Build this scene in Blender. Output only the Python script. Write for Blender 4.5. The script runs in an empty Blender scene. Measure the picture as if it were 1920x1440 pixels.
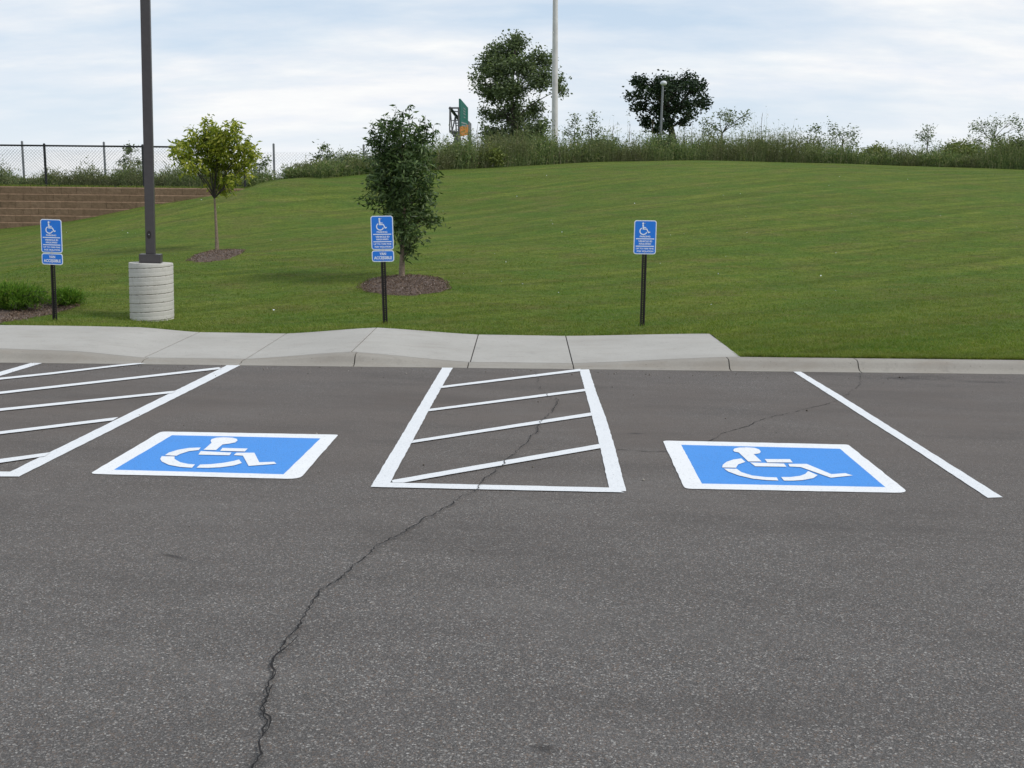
import bpy, bmesh, math, random
import numpy as np
from mathutils import Vector, Matrix

random.seed(7)
rng = np.random.default_rng(11)
R = math.radians
SC = bpy.context.scene
COL = SC.collection

# ------------------------------------------------------------------ camera
F = 2033.0
CAMH = 1.7
TH = math.atan((720 - 395.5) / F)
RO = 0.010
_f = Vector((0, math.cos(TH), -math.sin(TH)))
_u0 = Vector((0, math.sin(TH), math.cos(TH)))
_r0 = Vector((1, 0, 0))
_r = _r0 * math.cos(RO) + _u0 * math.sin(RO)
_u = _u0 * math.cos(RO) - _r0 * math.sin(RO)
cam_d = bpy.data.cameras.new('camera')
cam = bpy.data.objects.new('camera', cam_d)
COL.objects.link(cam)
M = Matrix(((_r.x, _u.x, -_f.x, 0), (_r.y, _u.y, -_f.y, 0), (_r.z, _u.z, -_f.z, CAMH), (0, 0, 0, 1)))
cam.matrix_world = M
cam_d.sensor_width = 36
cam_d.lens = F / 1920 * 36
cam_d.clip_start = 0.05
cam_d.clip_end = 8000
SC.camera = cam


def ray(px, py):
    return _f * F + _r * (px - 960) - _u * (py - 720)


def gp(px, py, z=0.0):
    d = ray(px, py)
    t = (z - CAMH) / d.z
    return Vector((d.x * t, d.y * t, z))


def pt(px, py, Y):
    d = ray(px, py)
    t = Y / d.y
    return Vector((d.x * t, Y, CAMH + d.z * t))


# ------------------------------------------------------------------ materials
def new_mat(name):
    m = bpy.data.materials.new(name)
    m.use_nodes = True
    nt = m.node_tree
    nt.nodes.clear()
    return m, nt


def N(nt, t, **kw):
    n = nt.nodes.new(t)
    for k, v in kw.items():
        if k in n.inputs.keys() if isinstance(k, str) else False:
            n.inputs[k].default_value = v
        else:
            setattr(n, k, v)
    return n


def ramp(nt, stops, src=None, interp='LINEAR'):
    n = nt.nodes.new('ShaderNodeValToRGB')
    n.color_ramp.interpolation = interp
    el = n.color_ramp.elements
    while len(el) < len(stops):
        el.new(0.5)
    for e, (p, c) in zip(el, stops):
        e.position = p
        e.color = (c, c, c, 1) if isinstance(c, (int, float)) else (*c, 1)
    if src is not None:
        nt.links.new(src, n.inputs[0])
    return n.outputs[0]


def coords(nt, scale=(1, 1, 1), rot=0.0):
    g = nt.nodes.new('ShaderNodeNewGeometry')
    src = g.outputs['Position']
    if rot:
        m0 = nt.nodes.new('ShaderNodeMapping')
        m0.inputs['Rotation'].default_value = (0, 0, rot)
        nt.links.new(src, m0.inputs[0]); src = m0.outputs[0]
    mp = nt.nodes.new('ShaderNodeMapping')
    mp.inputs['Scale'].default_value = scale
    nt.links.new(src, mp.inputs[0])
    return mp.outputs[0]


def noise(nt, vec, scale, detail=4, rough=0.55, out='Fac'):
    n = nt.nodes.new('ShaderNodeTexNoise')
    n.inputs['Scale'].default_value = scale
    n.inputs['Detail'].default_value = detail
    n.inputs['Roughness'].default_value = rough
    nt.links.new(vec, n.inputs['Vector'])
    return n.outputs[out]


def voro(nt, vec, scale, out='Distance', feature='F1'):
    n = nt.nodes.new('ShaderNodeTexVoronoi')
    n.feature = feature
    n.inputs['Scale'].default_value = scale
    nt.links.new(vec, n.inputs['Vector'])
    return n.outputs[out]


def mix(nt, fac, a, b, mode='MIX'):
    n = nt.nodes.new('ShaderNodeMix')
    n.data_type = 'RGBA'
    n.blend_type = mode
    for sock, v in ((n.inputs[0], fac), (n.inputs[6], a), (n.inputs[7], b)):
        if isinstance(v, bpy.types.NodeSocket):
            nt.links.new(v, sock)
        elif isinstance(v, (int, float)):
            sock.default_value = v if sock.type == 'VALUE' else (v, v, v, 1)
        else:
            sock.default_value = (*v, 1)
    return n.outputs[2]


def math_n(nt, op, a, b=0.0, clamp=False):
    n = nt.nodes.new('ShaderNodeMath')
    n.operation = op
    n.use_clamp = clamp
    for sock, v in ((n.inputs[0], a), (n.inputs[1], b)):
        if isinstance(v, bpy.types.NodeSocket):
            nt.links.new(v, sock)
        else:
            sock.default_value = v
    return n.outputs[0]


def bsdf(nt, color, rough=0.8, metal=0.0, bump=None, bstr=0.3, bdist=0.01, spec=0.3):
    b = nt.nodes.new('ShaderNodeBsdfPrincipled')
    o = nt.nodes.new('ShaderNodeOutputMaterial')
    if isinstance(color, bpy.types.NodeSocket):
        nt.links.new(color, b.inputs['Base Color'])
    else:
        b.inputs['Base Color'].default_value = (*color, 1)
    if isinstance(rough, bpy.types.NodeSocket):
        nt.links.new(rough, b.inputs['Roughness'])
    else:
        b.inputs['Roughness'].default_value = rough
    b.inputs['Metallic'].default_value = metal
    b.inputs['Specular IOR Level'].default_value = spec
    if bump is not None:
        bn = nt.nodes.new('ShaderNodeBump')
        bn.inputs['Strength'].default_value = bstr
        bn.inputs['Distance'].default_value = bdist
        nt.links.new(bump, bn.inputs['Height'])
        nt.links.new(bn.outputs[0], b.inputs['Normal'])
    nt.links.new(b.outputs[0], o.inputs['Surface'])
    return b, o


def ellipse_mask(nt, cx, cy, rx, ry, ang=0.0):
    """soft 0..1 mask round a ground point"""
    g = nt.nodes.new('ShaderNodeNewGeometry')
    mp = nt.nodes.new('ShaderNodeMapping')
    mp.vector_type = 'TEXTURE'
    mp.inputs['Location'].default_value = (cx, cy, 0)
    mp.inputs['Rotation'].default_value = (0, 0, ang)
    mp.inputs['Scale'].default_value = (rx, ry, 1000)
    nt.links.new(g.outputs['Position'], mp.inputs[0])
    ln = nt.nodes.new('ShaderNodeVectorMath')
    ln.operation = 'LENGTH'
    nt.links.new(mp.outputs[0], ln.inputs[0])
    return ramp(nt, [(0.0, 1.0), (1.0, 0.0)], ln.outputs['Value'], 'EASE')


def mat_asphalt():
    m, nt = new_mat('asphalt')
    P = coords(nt)
    big = noise(nt, P, 0.55, 5, 0.6)
    mid = noise(nt, P, 3.0, 5, 0.6)
    base = mix(nt, ramp(nt, [(0.3, 0.0), (0.7, 1.0)], big), (0.130, 0.115, 0.105), (0.158, 0.140, 0.128))
    base = mix(nt, 0.45, base, ramp(nt, [(0.3, (0.086, 0.077, 0.071)), (0.7, (0.160, 0.144, 0.133))], mid))
    # aggregate: two sizes of stones with their own tint
    c1 = voro(nt, P, 160.0, 'Color')
    s1 = nt.nodes.new('ShaderNodeSeparateColor')
    nt.links.new(c1, s1.inputs[0])
    st = ramp(nt, [(0.0, (0.022, 0.021, 0.020)), (0.3, (0.06, 0.055, 0.051)), (0.68, (0.10, 0.091, 0.084)), (0.86, (0.20, 0.182, 0.165)),
                   (0.95, (0.45, 0.42, 0.385)), (1.0, (0.75, 0.72, 0.67))], s1.outputs[0])
    tint = mix(nt, ramp(nt, [(0.8, 0.0), (0.95, 1.0)], s1.outputs[1]), st, (0.20, 0.13, 0.085))
    base = mix(nt, 0.62, base, tint)
    c2 = voro(nt, P, 330.0, 'Color')
    s2 = nt.nodes.new('ShaderNodeSeparateColor')
    nt.links.new(c2, s2.inputs[0])
    base = mix(nt, 0.38, base, ramp(nt, [(0.0, 0.02), (0.6, 0.10), (0.9, 0.22), (1.0, 0.42)], s2.outputs[0]))
    # browner, more polished binder where cars stand in the stalls
    cs = gp(1000, 770)
    f = math_n(nt, 'MULTIPLY', ellipse_mask(nt, cs.x, cs.y, 26.0, 5.5), ramp(nt, [(0.30, 0.35), (0.65, 1.0)], noise(nt, P, 0.7, 5, 0.65)))
    base = mix(nt, f, base, (0.125, 0.106, 0.094))
    tr = noise(nt, coords(nt, (0.35, 1.0, 1.0), R(12)), 1.3, 6, 0.7)
    base = mix(nt, ramp(nt, [(0.50, 0.0), (0.68, 0.34)], tr), base, (0.060, 0.054, 0.050))
    base = mix(nt, ramp(nt, [(0.32, 0.30), (0.46, 0.0)], tr), base, (0.170, 0.158, 0.148))
    # stains: wear with their own shape
    blot = noise(nt, P, 5.0, 5, 0.7)
    for (px, py, rx, ry, a, k, lo, hi) in STAINS:
        c = gp(px, py)
        em = ellipse_mask(nt, c.x, c.y, rx, ry, a)
        f = math_n(nt, 'MULTIPLY', em, ramp(nt, [(lo, 0.0), (hi, 1.0)], blot))
        f = math_n(nt, 'MULTIPLY', f, k)
        base = mix(nt, f, base, (0.022, 0.021, 0.021))
    # faint bands rolled along the stalls
    band = noise(nt, coords(nt, (0.25, 2.2, 1)), 1.0, 3)
    base = mix(nt, ramp(nt, [(0.42, 0.0), (0.75, 0.22)], band), base, (0.07, 0.062, 0.058))
    h = math_n(nt, 'ADD', voro(nt, P, 150.0), math_n(nt, 'MULTIPLY', noise(nt, P, 60.0, 3), 0.8))
    b, o = bsdf(nt, base, 0.88, 0, h, 0.55, 0.006, 0.25)
    return m


STAINS = [(1700, 709, 0.75, 0.28, 0.0, 0.75, 0.42, 0.62), (1860, 716, 0.5, 0.14, 0.0, 0.5, 0.42, 0.6), (690, 1082, 0.13, 0.10, 0.3, 0.7, 0.45, 0.55),
          (325, 1043, 0.12, 0.03, -0.5, 0.75, 0.3, 0.5), (1022, 1404, 0.07, 0.05, -0.6, 0.7, 0.35, 0.55), (480, 1425, 0.06, 0.12, 0, 0.6, 0.4, 0.6),
          (1192, 813, 0.10, 0.05, 0, 0.7, 0.3, 0.6), (500, 1290, 0.10, 0.22, 0, 0.55, 0.45, 0.65), (1500, 1236, 0.08, 0.02, 0, 0.5, 0.3, 0.5),
          (1790, 725, 0.35, 0.10, 0, 0.35, 0.4, 0.6)]


def mat_simple(name, col, rough=0.6, metal=0.0, var=0.12, scale=20, spec=0.4, bump=0.0):
    m, nt = new_mat(name)
    P = coords(nt)
    n1 = noise(nt, P, scale, 4)
    dark = tuple(c * (1 - var) for c in col)
    lite = tuple(min(1, c * (1 + var)) for c in col)
    c = mix(nt, ramp(nt, [(0.3, 0.0), (0.7, 1.0)], n1), dark, lite)
    bsdf(nt, c, rough, metal, n1 if bump else None, bump, 0.004, spec)
    return m


def mat_paint(name, col):
    m, nt = new_mat(name)
    P = coords(nt)
    v = voro(nt, P, 105.0, 'Color')
    s = nt.nodes.new('ShaderNodeSeparateColor')
    nt.links.new(v, s.inputs[0])
    n1 = noise(nt, P, 4.0, 5, 0.65)
    c = mix(nt, ramp(nt, [(0.35, 0.0), (0.75, 0.35)], n1), col, tuple(x * 0.86 for x in col))
    c = mix(nt, ramp(nt, [(0.0, 0.45), (0.16, 0.0)], s.outputs[0]), c, tuple(x * 0.62 for x in col))
    wear = noise(nt, P, 38.0, 4, 0.7)
    c = mix(nt, ramp(nt, [(0.66, 0.0), (0.76, 0.55)], wear), c, (0.12, 0.115, 0.11))
    bsdf(nt, c, 0.62, 0, voro(nt, P, 105.0), 0.35, 0.004, 0.35)
    return m


def mat_concrete(name, a, b, streak=False, dirt=0.25):
    m, nt = new_mat(name)
    P = coords(nt)
    n1 = noise(nt, P, 0.9, 5, 0.6)
    n2 = noise(nt, P, 45.0, 4, 0.7)
    c = mix(nt, ramp(nt, [(0.3, 0.0), (0.7, 1.0)], n1), a, b)
    c = mix(nt, ramp(nt, [(0.3, 0.22), (0.6, 0.0)], n2), c, tuple(x * 0.7 for x in a))
    n3 = noise(nt, coords(nt, (1.0, 3.0, 1.0)), 1.6, 6, 0.7)
    c = mix(nt, ramp(nt, [(0.5, 0.0), (0.75, dirt)], n3), c, (0.23, 0.19, 0.15))
    n4 = noise(nt, P, 6.0, 6, 0.75)
    c = mix(nt, ramp(nt, [(0.56, 0.0), (0.72, 0.35)], n4), c, tuple(x * 0.62 for x in a))
    v4 = voro(nt, P, 14.0)
    c = mix(nt, ramp(nt, [(0.05, 0.7), (0.10, 0.0)], v4), c, (0.12, 0.10, 0.085))
    bsdf(nt, c, 0.9, 0, n2, 0.3, 0.003, 0.2)
    return m


def lawn_tints(nt, c):
    """mowing rows, worn, lush and dry patches: shared by the soil sheet and the blades"""
    a4 = noise(nt, coords(nt, (0.09, 1.5, 0.0), R(-32)), 1.0, 4, 0.6)
    c = mix(nt, ramp(nt, [(0.47, 0.0), (0.59, 0.6)], a4), c, (0.190, 0.235, 0.060))
    a5 = noise(nt, coords(nt, (0.12, 2.3, 0.0), R(-28)), 1.0, 5, 0.65)
    c = mix(nt, ramp(nt, [(0.49, 0.0), (0.59, 0.65)], a5), c, (0.075, 0.115, 0.026))
    a1 = noise(nt, coords(nt, (0.45, 1.0, 0.0)), 1.5, 7, 0.72)
    c = mix(nt, ramp(nt, [(0.49, 0.0), (0.64, 0.65)], a1), c, (0.150, 0.138, 0.075))
    a2 = noise(nt, coords(nt, (0.6, 1.1, 0.0)), 0.8, 7, 0.7)
    c = mix(nt, ramp(nt, [(0.47, 0.0), (0.60, 0.65)], a2), c, (0.078, 0.160, 0.036))
    return c


def mat_lawn():
    m, nt = new_mat('lawn_grass')
    P = coords(nt)
    fine = noise(nt, P, 16.0, 5, 0.75)
    c = lawn_tints(nt, mix(nt, 0.0, (0.120, 0.172, 0.042), (0, 0, 0)))
    c = mix(nt, 1.0, c, (0.90, 0.86, 0.60), 'MULTIPLY')
    c = mix(nt, ramp(nt, [(0.34, 0.75), (0.52, 0.0)], fine), c, (0.040, 0.058, 0.018))
    c = mix(nt, ramp(nt, [(0.54, 0.0), (0.68, 0.5)], fine), c, (0.180, 0.205, 0.075))
    f2 = noise(nt, coords(nt, (0.5, 1.6, 1.0)), 5.0, 5, 0.7)
    c = mix(nt, ramp(nt, [(0.36, 0.55), (0.50, 0.0)], f2), c, (0.055, 0.080, 0.024))
    c = mix(nt, ramp(nt, [(0.56, 0.0), (0.68, 0.4)], f2), c, (0.170, 0.165, 0.080))
    bsdf(nt, c, 0.95, 0, fine, 0.5, 0.03, 0.05)
    return m


def mat_leaf(name, stops, trans=0.3, nscale=0.0, patch=None, rough=0.6, patch2=False):
    """leaf colours vary leaf by leaf (random per island); optional slow drift of hue"""
    m, nt = new_mat(name)
    g = nt.nodes.new('ShaderNodeNewGeometry')
    c = ramp(nt, stops, g.outputs['Random Per Island'])
    if patch:
        P = coords(nt)
        n1 = noise(nt, P, patch[0], 3)
        c = mix(nt, ramp(nt, [(0.42, 0.0), (0.62, patch[2])], n1), c, patch[1])
    if patch2: c = mix(nt, 1.0, mix(nt, 0.6, c, lawn_tints(nt, c)), (1.18, 1.14, 0.80), 'MULTIPLY')
    d = nt.nodes.new('ShaderNodeBsdfPrincipled')
    d.inputs['Roughness'].default_value = rough
    d.inputs['Specular IOR Level'].default_value = 0.25
    t = nt.nodes.new('ShaderNodeBsdfTranslucent')
    nt.links.new(c, d.inputs['Base Color'])
    c2 = mix(nt, 1.0, c, (1.0, 1.1, 0.55), 'MULTIPLY')
    nt.links.new(c2, t.inputs['Color'])
    mx = nt.nodes.new('ShaderNodeMixShader')
    mx.inputs[0].default_value = trans
    o = nt.nodes.new('ShaderNodeOutputMaterial')
    nt.links.new(d.outputs[0], mx.inputs[1])
    nt.links.new(t.outputs[0], mx.inputs[2])
    nt.links.new(mx.outputs[0], o.inputs[0])
    return m


def mat_island(name, stops, rough=0.9, bscale=30, bstr=0.6):
    m, nt = new_mat(name)
    g = nt.nodes.new('ShaderNodeNewGeometry')
    c = ramp(nt, stops, g.outputs['Random Per Island'])
    P = coords(nt)
    n1 = noise(nt, P, bscale, 4, 0.7)
    c = mix(nt, ramp(nt, [(0.3, 0.5), (0.6, 0.0)], n1), c, tuple(x * 0.5 for x in stops[0][1]))
    bsdf(nt, c, rough, 0, n1, bstr, 0.02, 0.15)
    return m


MT = {}
MT['asphalt'] = mat_asphalt()
MT['crack'] = mat_simple('crack_fill', (0.012, 0.011, 0.011), 0.95, var=0.5, scale=60)
MT['white_paint'] = mat_paint('white_road_paint', (0.78, 0.79, 0.80))
MT['blue_paint'] = mat_paint('blue_road_paint', (0.052, 0.262, 0.70))
MT['line_paint'] = mat_paint('white_line_paint', (0.72, 0.735, 0.75))
MT['concrete'] = mat_concrete('sidewalk_concrete', (0.365, 0.350, 0.322), (0.435, 0.42, 0.39))
MT['kerb'] = mat_concrete('kerb_concrete', (0.27, 0.250, 0.220), (0.335, 0.315, 0.28), dirt=0.5)
MT['joint'] = mat_simple('joint_filler', (0.05, 0.045, 0.04), 0.95, var=0.4)
MT['lawn'] = mat_lawn()
MT['blade'] = mat_leaf('grass_blade', [(0.0, (0.080, 0.135, 0.026)), (0.35, (0.120, 0.195, 0.036)), (0.7, (0.165, 0.235, 0.055)), (0.9, (0.230, 0.260, 0.085)), (1.0, (0.32, 0.29, 0.14))],
                       0.4, patch=(0.9, (0.170, 0.185, 0.065), 0.4), patch2=True)
MT['weed'] = mat_leaf('weed_foliage', [(0.0, (0.065, 0.100, 0.042)), (0.35, (0.145, 0.208, 0.080)), (0.7, (0.235, 0.300, 0.115)), (0.9, (0.33, 0.34, 0.17)), (1.0, (0.42, 0.37, 0.25))],
                      0.4, patch=(0.55, (0.150, 0.138, 0.082), 0.6))
MT['weed_stem'] = mat_simple('dry_stem', (0.16, 0.13, 0.09), 0.9)
MT['leaf_dark'] = mat_leaf('dark_leaf', [(0.0, (0.032, 0.058, 0.020)), (0.5, (0.066, 0.112, 0.036)), (0.85, (0.120, 0.178, 0.062)), (1.0, (0.22, 0.28, 0.13))], 0.3, rough=0.4)
MT['leaf_yellow'] = mat_leaf('yellow_green_leaf', [(0.0, (0.110, 0.160, 0.020)), (0.4, (0.270, 0.320, 0.034)), (0.8, (0.46, 0.47, 0.065)), (1.0, (0.62, 0.60, 0.16))], 0.45,
                             patch=(1.6, (0.090, 0.140, 0.020), 0.45))
MT['leaf_grey'] = mat_leaf('cottonwood_leaf', [(0.0, (0.062, 0.088, 0.044)), (0.5, (0.125, 0.165, 0.082)), (0.9, (0.21, 0.26, 0.135)), (1.0, (0.30, 0.35, 0.21))], 0.35)
MT['leaf_black'] = mat_leaf('dense_dark_leaf', [(0.0, (0.012, 0.024, 0.013)), (0.6, (0.026, 0.048, 0.022)), (1.0, (0.062, 0.095, 0.044))], 0.15)
MT['leaf_pale'] = mat_leaf('pale_shrub_leaf', [(0.0, (0.070, 0.095, 0.050)), (0.5, (0.130, 0.165, 0.088)), (1.0, (0.24, 0.28, 0.16))], 0.3)
MT['juniper'] = mat_leaf('juniper_needles', [(0.0, (0.045, 0.105, 0.012)), (0.5, (0.105, 0.215, 0.022)), (0.9, (0.19, 0.32, 0.04)), (1.0, (0.28, 0.26, 0.08))], 0.35)
MT['bark'] = mat_simple('brown_bark', (0.20, 0.155, 0.115), 0.95, var=0.35, scale=40, bump=0.8)
MT['bark_dark'] = mat_simple('dark_bark', (0.055, 0.047, 0.040), 0.95, var=0.3, scale=20)
MT['mulch'] = mat_island('mulch_chips', [(0.0, (0.090, 0.060, 0.043)), (0.5, (0.185, 0.127, 0.090)), (0.9, (0.28, 0.205, 0.150)), (1.0, (0.44, 0.38, 0.32))])
MT['mulch_bed'] = mat_simple('mulch_soil', (0.105, 0.076, 0.062), 0.95, var=0.5, scale=50, bump=1.0)
MT['block'] = mat_island('wall_block', [(0.0, (0.205, 0.138, 0.088)), (0.5, (0.225, 0.152, 0.098)), (1.0, (0.25, 0.170, 0.112))], bscale=9, bstr=1.0)
MT['bronze'] = mat_simple('bronze_pole_paint', (0.055, 0.050, 0.052), 0.45, 0.0, 0.08)
MT['pole_base'] = mat_concrete('pole_base_concrete', (0.49, 0.475, 0.44), (0.60, 0.58, 0.54), dirt=0.35)
MT['groove'] = mat_simple('groove_dark', (0.33, 0.31, 0.28), 0.95, var=0.5, scale=25)  # darker grey tone set on the seam faces of the pole base
MT['sign_white'] = mat_simple('sign_white_sheeting', (0.76, 0.81, 0.88), 0.45, var=0.03)
MT['sign_blue'] = mat_simple('sign_blue_sheeting', (0.012, 0.185, 0.70), 0.4, var=0.04)
MT['post_metal'] = mat_simple('dark_post_steel', (0.030, 0.026, 0.026), 0.7, 0.3, 0.3, 30)
MT['bolt'] = mat_simple('zinc_bolt', (0.45, 0.45, 0.46), 0.4, 0.8)
MT['fence_black'] = mat_simple('black_fence_coating', (0.014, 0.016, 0.017), 0.5)
MT['galv'] = mat_simple('galvanised_steel', (0.20, 0.21, 0.22), 0.6, 0.3)
MT['galv_wire'] = mat_simple('galvanised_wire', (0.30, 0.32, 0.33), 0.6, 0.3)
MT['white_pole'] = mat_simple('weathered_white_pole', (0.58, 0.565, 0.555), 0.8, 0.0, 0.12, 3)
MT['sign_green'] = mat_simple('highway_green', (0.012, 0.135, 0.105), 0.5)
MT['sign_orange'] = mat_simple('highway_orange', (0.52, 0.20, 0.04), 0.5)
MT['truss'] = mat_simple('truss_steel', (0.13, 0.13, 0.14), 0.6, 0.3)
MT['lamp_glass'] = mat_simple('lamp_globe', (0.62, 0.64, 0.66), 0.4)


# ------------------------------------------------------------------ objects
def prop(o, label=None, cat=None, group=None, kind=None):
    if label: o['label'] = label
    if cat: o['category'] = cat
    if group: o['group'] = group
    if kind: o['kind'] = kind
    return o


def empty(name, loc, label, cat, group=None, rot=(0, 0, 0)):
    o = bpy.data.objects.new(name, None)
    o.empty_display_size = 0.2
    COL.objects.link(o)
    o.location = loc
    o.rotation_euler = rot
    return prop(o, label, cat, group)


def link(name, me, mats, parent=None):
    if not isinstance(mats, (list, tuple)):
        mats = [mats]
    for m_ in mats:
        me.materials.append(MT[m_] if isinstance(m_, str) else m_)
    o = bpy.data.objects.new(name, me)
    COL.objects.link(o)
    if parent is not None:
        o.parent = parent
    return o


class MB:
    """collects solids into one mesh"""
    def __init__(s):
        s.v = []; s.f = []; s.mi = []; s.smooth = []

    def add(s, vs, fs, mi=0, sm=False):
        k = len(s.v)
        s.v += [tuple(v) for v in vs]
        for f in fs:
            s.f.append(tuple(i + k for i in f)); s.mi.append(mi); s.smooth.append(sm)

    def box(s, x0, y0, z0, x1, y1, z1, mi=0, mtx=None):
        vs = [Vector(p) for p in ((x0, y0, z0), (x1, y0, z0), (x1, y1, z0), (x0, y1, z0), (x0, y0, z1), (x1, y0, z1), (x1, y1, z1), (x0, y1, z1))]
        if mtx is not None: vs = [mtx @ v for v in vs]
        s.add(vs, [(3, 2, 1, 0), (4, 5, 6, 7), (0, 1, 5, 4), (1, 2, 6, 5), (2, 3, 7, 6), (3, 0, 4, 7)], mi)

    def tube(s, pts, rad, n=8, mi=0, cap=True):
        pts = [Vector(p) for p in pts]
        if not isinstance(rad, (list, tuple)): rad = [rad] * len(pts)
        rings = []
        for i, p in enumerate(pts):
            d = (pts[min(i + 1, len(pts) - 1)] - pts[max(i - 1, 0)])
            if d.length < 1e-9: d = Vector((0, 0, 1))
            d.normalize()
            a = d.cross(Vector((0, 1, 0)) if abs(d.y) < 0.9 else Vector((1, 0, 0))).normalized()
            b = d.cross(a)
            rings.append([p + (a * math.cos(2 * math.pi * k / n) + b * math.sin(2 * math.pi * k / n)) * rad[i] for k in range(n)])
        vs = [v for r in rings for v in r]
        fs = []
        for i in range(len(pts) - 1):
            for k in range(n):
                k2 = (k + 1) % n
                fs.append((i * n + k, (i + 1) * n + k, (i + 1) * n + k2, i * n + k2))
        s.add(vs, fs, mi, True)
        if cap:
            s.add(rings[0], [tuple(range(n))], mi); s.add(rings[-1], [tuple(range(n - 1, -1, -1))], mi)

    def prism(s, poly, axis_off, mi=0):
        """poly: list of Vector, axis_off: Vector extrusion"""
        n = len(poly)
        vs = [Vector(p) for p in poly] + [Vector(p) + axis_off for p in poly]
        s.add(vs, [tuple(range(n)), tuple(range(2 * n - 1, n - 1, -1))] + [(i, i + n, (i + 1) % n + n, (i + 1) % n) for i in range(n)], mi)

    def build(s, name, mats, parent=None):
        me = bpy.data.meshes.new(name)
        me.from_pydata(s.v, [], s.f)
        me.polygons.foreach_set('material_index', s.mi)
        me.polygons.foreach_set('use_smooth', s.smooth)
        bm = bmesh.new(); bm.from_mesh(me)
        bmesh.ops.recalc_face_normals(bm, faces=bm.faces)
        bm.to_mesh(me); bm.free()
        me.update()
        return link(name, me, mats, parent)


def np_mesh(name, V, Fc, mats, parent=None, origin=None, smooth=False):
    """fast mesh from numpy arrays; Fc is (n,k)"""
    V = np.asarray(V, dtype=np.float64)
    if origin is not None:
        V = V - np.array(origin)
    Fc = np.asarray(Fc, dtype=np.int32)
    me = bpy.data.meshes.new(name)
    me.vertices.add(len(V)); me.vertices.foreach_set('co', V.astype(np.float32).ravel())
    k = Fc.shape[1]
    me.loops.add(Fc.size); me.loops.foreach_set('vertex_index', Fc.ravel())
    me.polygons.add(len(Fc))
    me.polygons.foreach_set('loop_start', np.arange(0, Fc.size, k, dtype=np.int32))
    me.polygons.foreach_set('loop_total', np.full(len(Fc), k, dtype=np.int32))
    if smooth: me.polygons.foreach_set('use_smooth', np.ones(len(Fc), dtype=bool))
    me.update(calc_edges=True); me.validate()
    return link(name, me, mats, parent)


# ------------------------------------------------------------------ kerb frame
G0 = gp(0, 680.5); G1 = gp(1920, 702.5)
UX = (G1 - G0); UX.z = 0; UX.normalize()
VX = Vector((-UX.y, UX.x, 0))


def st(s, t, z=0.0):
    p = G0 + UX * s + VX * t
    return Vector((p.x, p.y, z))


def s_of(px, py, z=0.0):
    return (gp(px, py, z) - G0).dot(UX)


TB = 2.42          # back of the sidewalk
TK = 0.33          # back of the kerb
# s, kerb height, height of the back edge of the sidewalk
KEY = [(-30, 0.12, 0.15), (s_of(0, 653, .11), 0.115, 0.150), (s_of(130, 660, .10), 0.095, 0.142), (s_of(270, 671, .03), 0.030, 0.085), (s_of(465, 671, .03), 0.028, 0.080),
       (s_of(665, 657, .11), 0.122, 0.172), (s_of(880, 677, .03), 0.022, 0.095), (s_of(1072, 680, .02), 0.022, 0.090), (s_of(1372, 667, .11), 0.115, 0.140), (60, 0.12, 0.15)]
SEND = s_of(1386, 666, .12)


def kh(s):
    for a, b in zip(KEY, KEY[1:]):
        if a[0] <= s <= b[0]:
            t = (s - a[0]) / (b[0] - a[0])
            t2 = t * t * (3 - 2 * t) * 0.35 + t * 0.65
            return a[1] + (b[1] - a[1]) * t2, a[2] + (b[2] - a[2]) * t2
    return KEY[-1][1], KEY[-1][2]


# ------------------------------------------------------------------ terrain (thin plate spline through surveyed points)
XW_PX = 462
YWALL = 32.0
ctrl = []
for s in np.arange(-18, 32, 1.6):
    h, hb = kh(s)
    if s < SEND + 0.4:
        p = st(s, TB, hb + 0.0)
    else:
        p = st(s, TB, 0.20)
        q = st(s, TK + 0.05, 0.125); ctrl.append(tuple(q))
    ctrl.append(tuple(p))
for px, py, Y in [(103, 602, 14.9), (722, 606, 14.85), (1204, 611, 14.85), (285, 601, 15.6), (753, 526, 18.5), (407, 470, 24), (670, 537, 18.0), (842, 537, 18.0),
                  (0, 428, 32), (150, 411, 32), (289, 383, 32), (400, 363, 32), (460, 350, 32), (600, 337, 34), (700, 329, 35), (820, 321, 37), (950, 313, 40), (1100, 305, 42),
                  (1250, 301, 43), (1400, 303, 43), (1600, 308, 42), (1760, 313, 41), (1920, 318, 40), (-300, 470, 32), (2300, 335, 38), (-150, 560, 20), (50, 500, 20.5)]:
    ctrl.append(tuple(pt(px, py, Y)))
for px, Y, z in [(1100, 20, 0.62), (1500, 20, 0.62), (1900, 20, 0.60), (1100, 26, 1.50), (1500, 26, 1.62), (1900, 26, 1.60), (850, 26, 1.25), (850, 31, 1.95), (1100, 34, 2.72), (1500, 34, 2.9), (1900, 34, 2.82),
                 (2400, 20, 0.6), (2400, 26, 1.5), (2400, 33, 2.6), (600, 24, 0.95), (600, 29, 1.60)]:
    p = pt(px, 300, Y); ctrl.append((p.x, p.y, z))
for X in (-60, -30, 0, 30, 60):
    ctrl.append((X, 62, 3.0)); ctrl.append((X, 95, 3.0)); ctrl.append((X, 150, 2.6))
for Y in (20, 32): ctrl.append((-45, Y, 0.2 + (Y - 15) * 0.04)); ctrl.append((60, Y, 0.2 + (Y - 15) * 0.1))
C = np.array(ctrl)


def _phi(r2):
    return np.where(r2 > 1e-12, 0.5 * r2 * np.log(np.maximum(r2, 1e-12)), 0.0)


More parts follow.
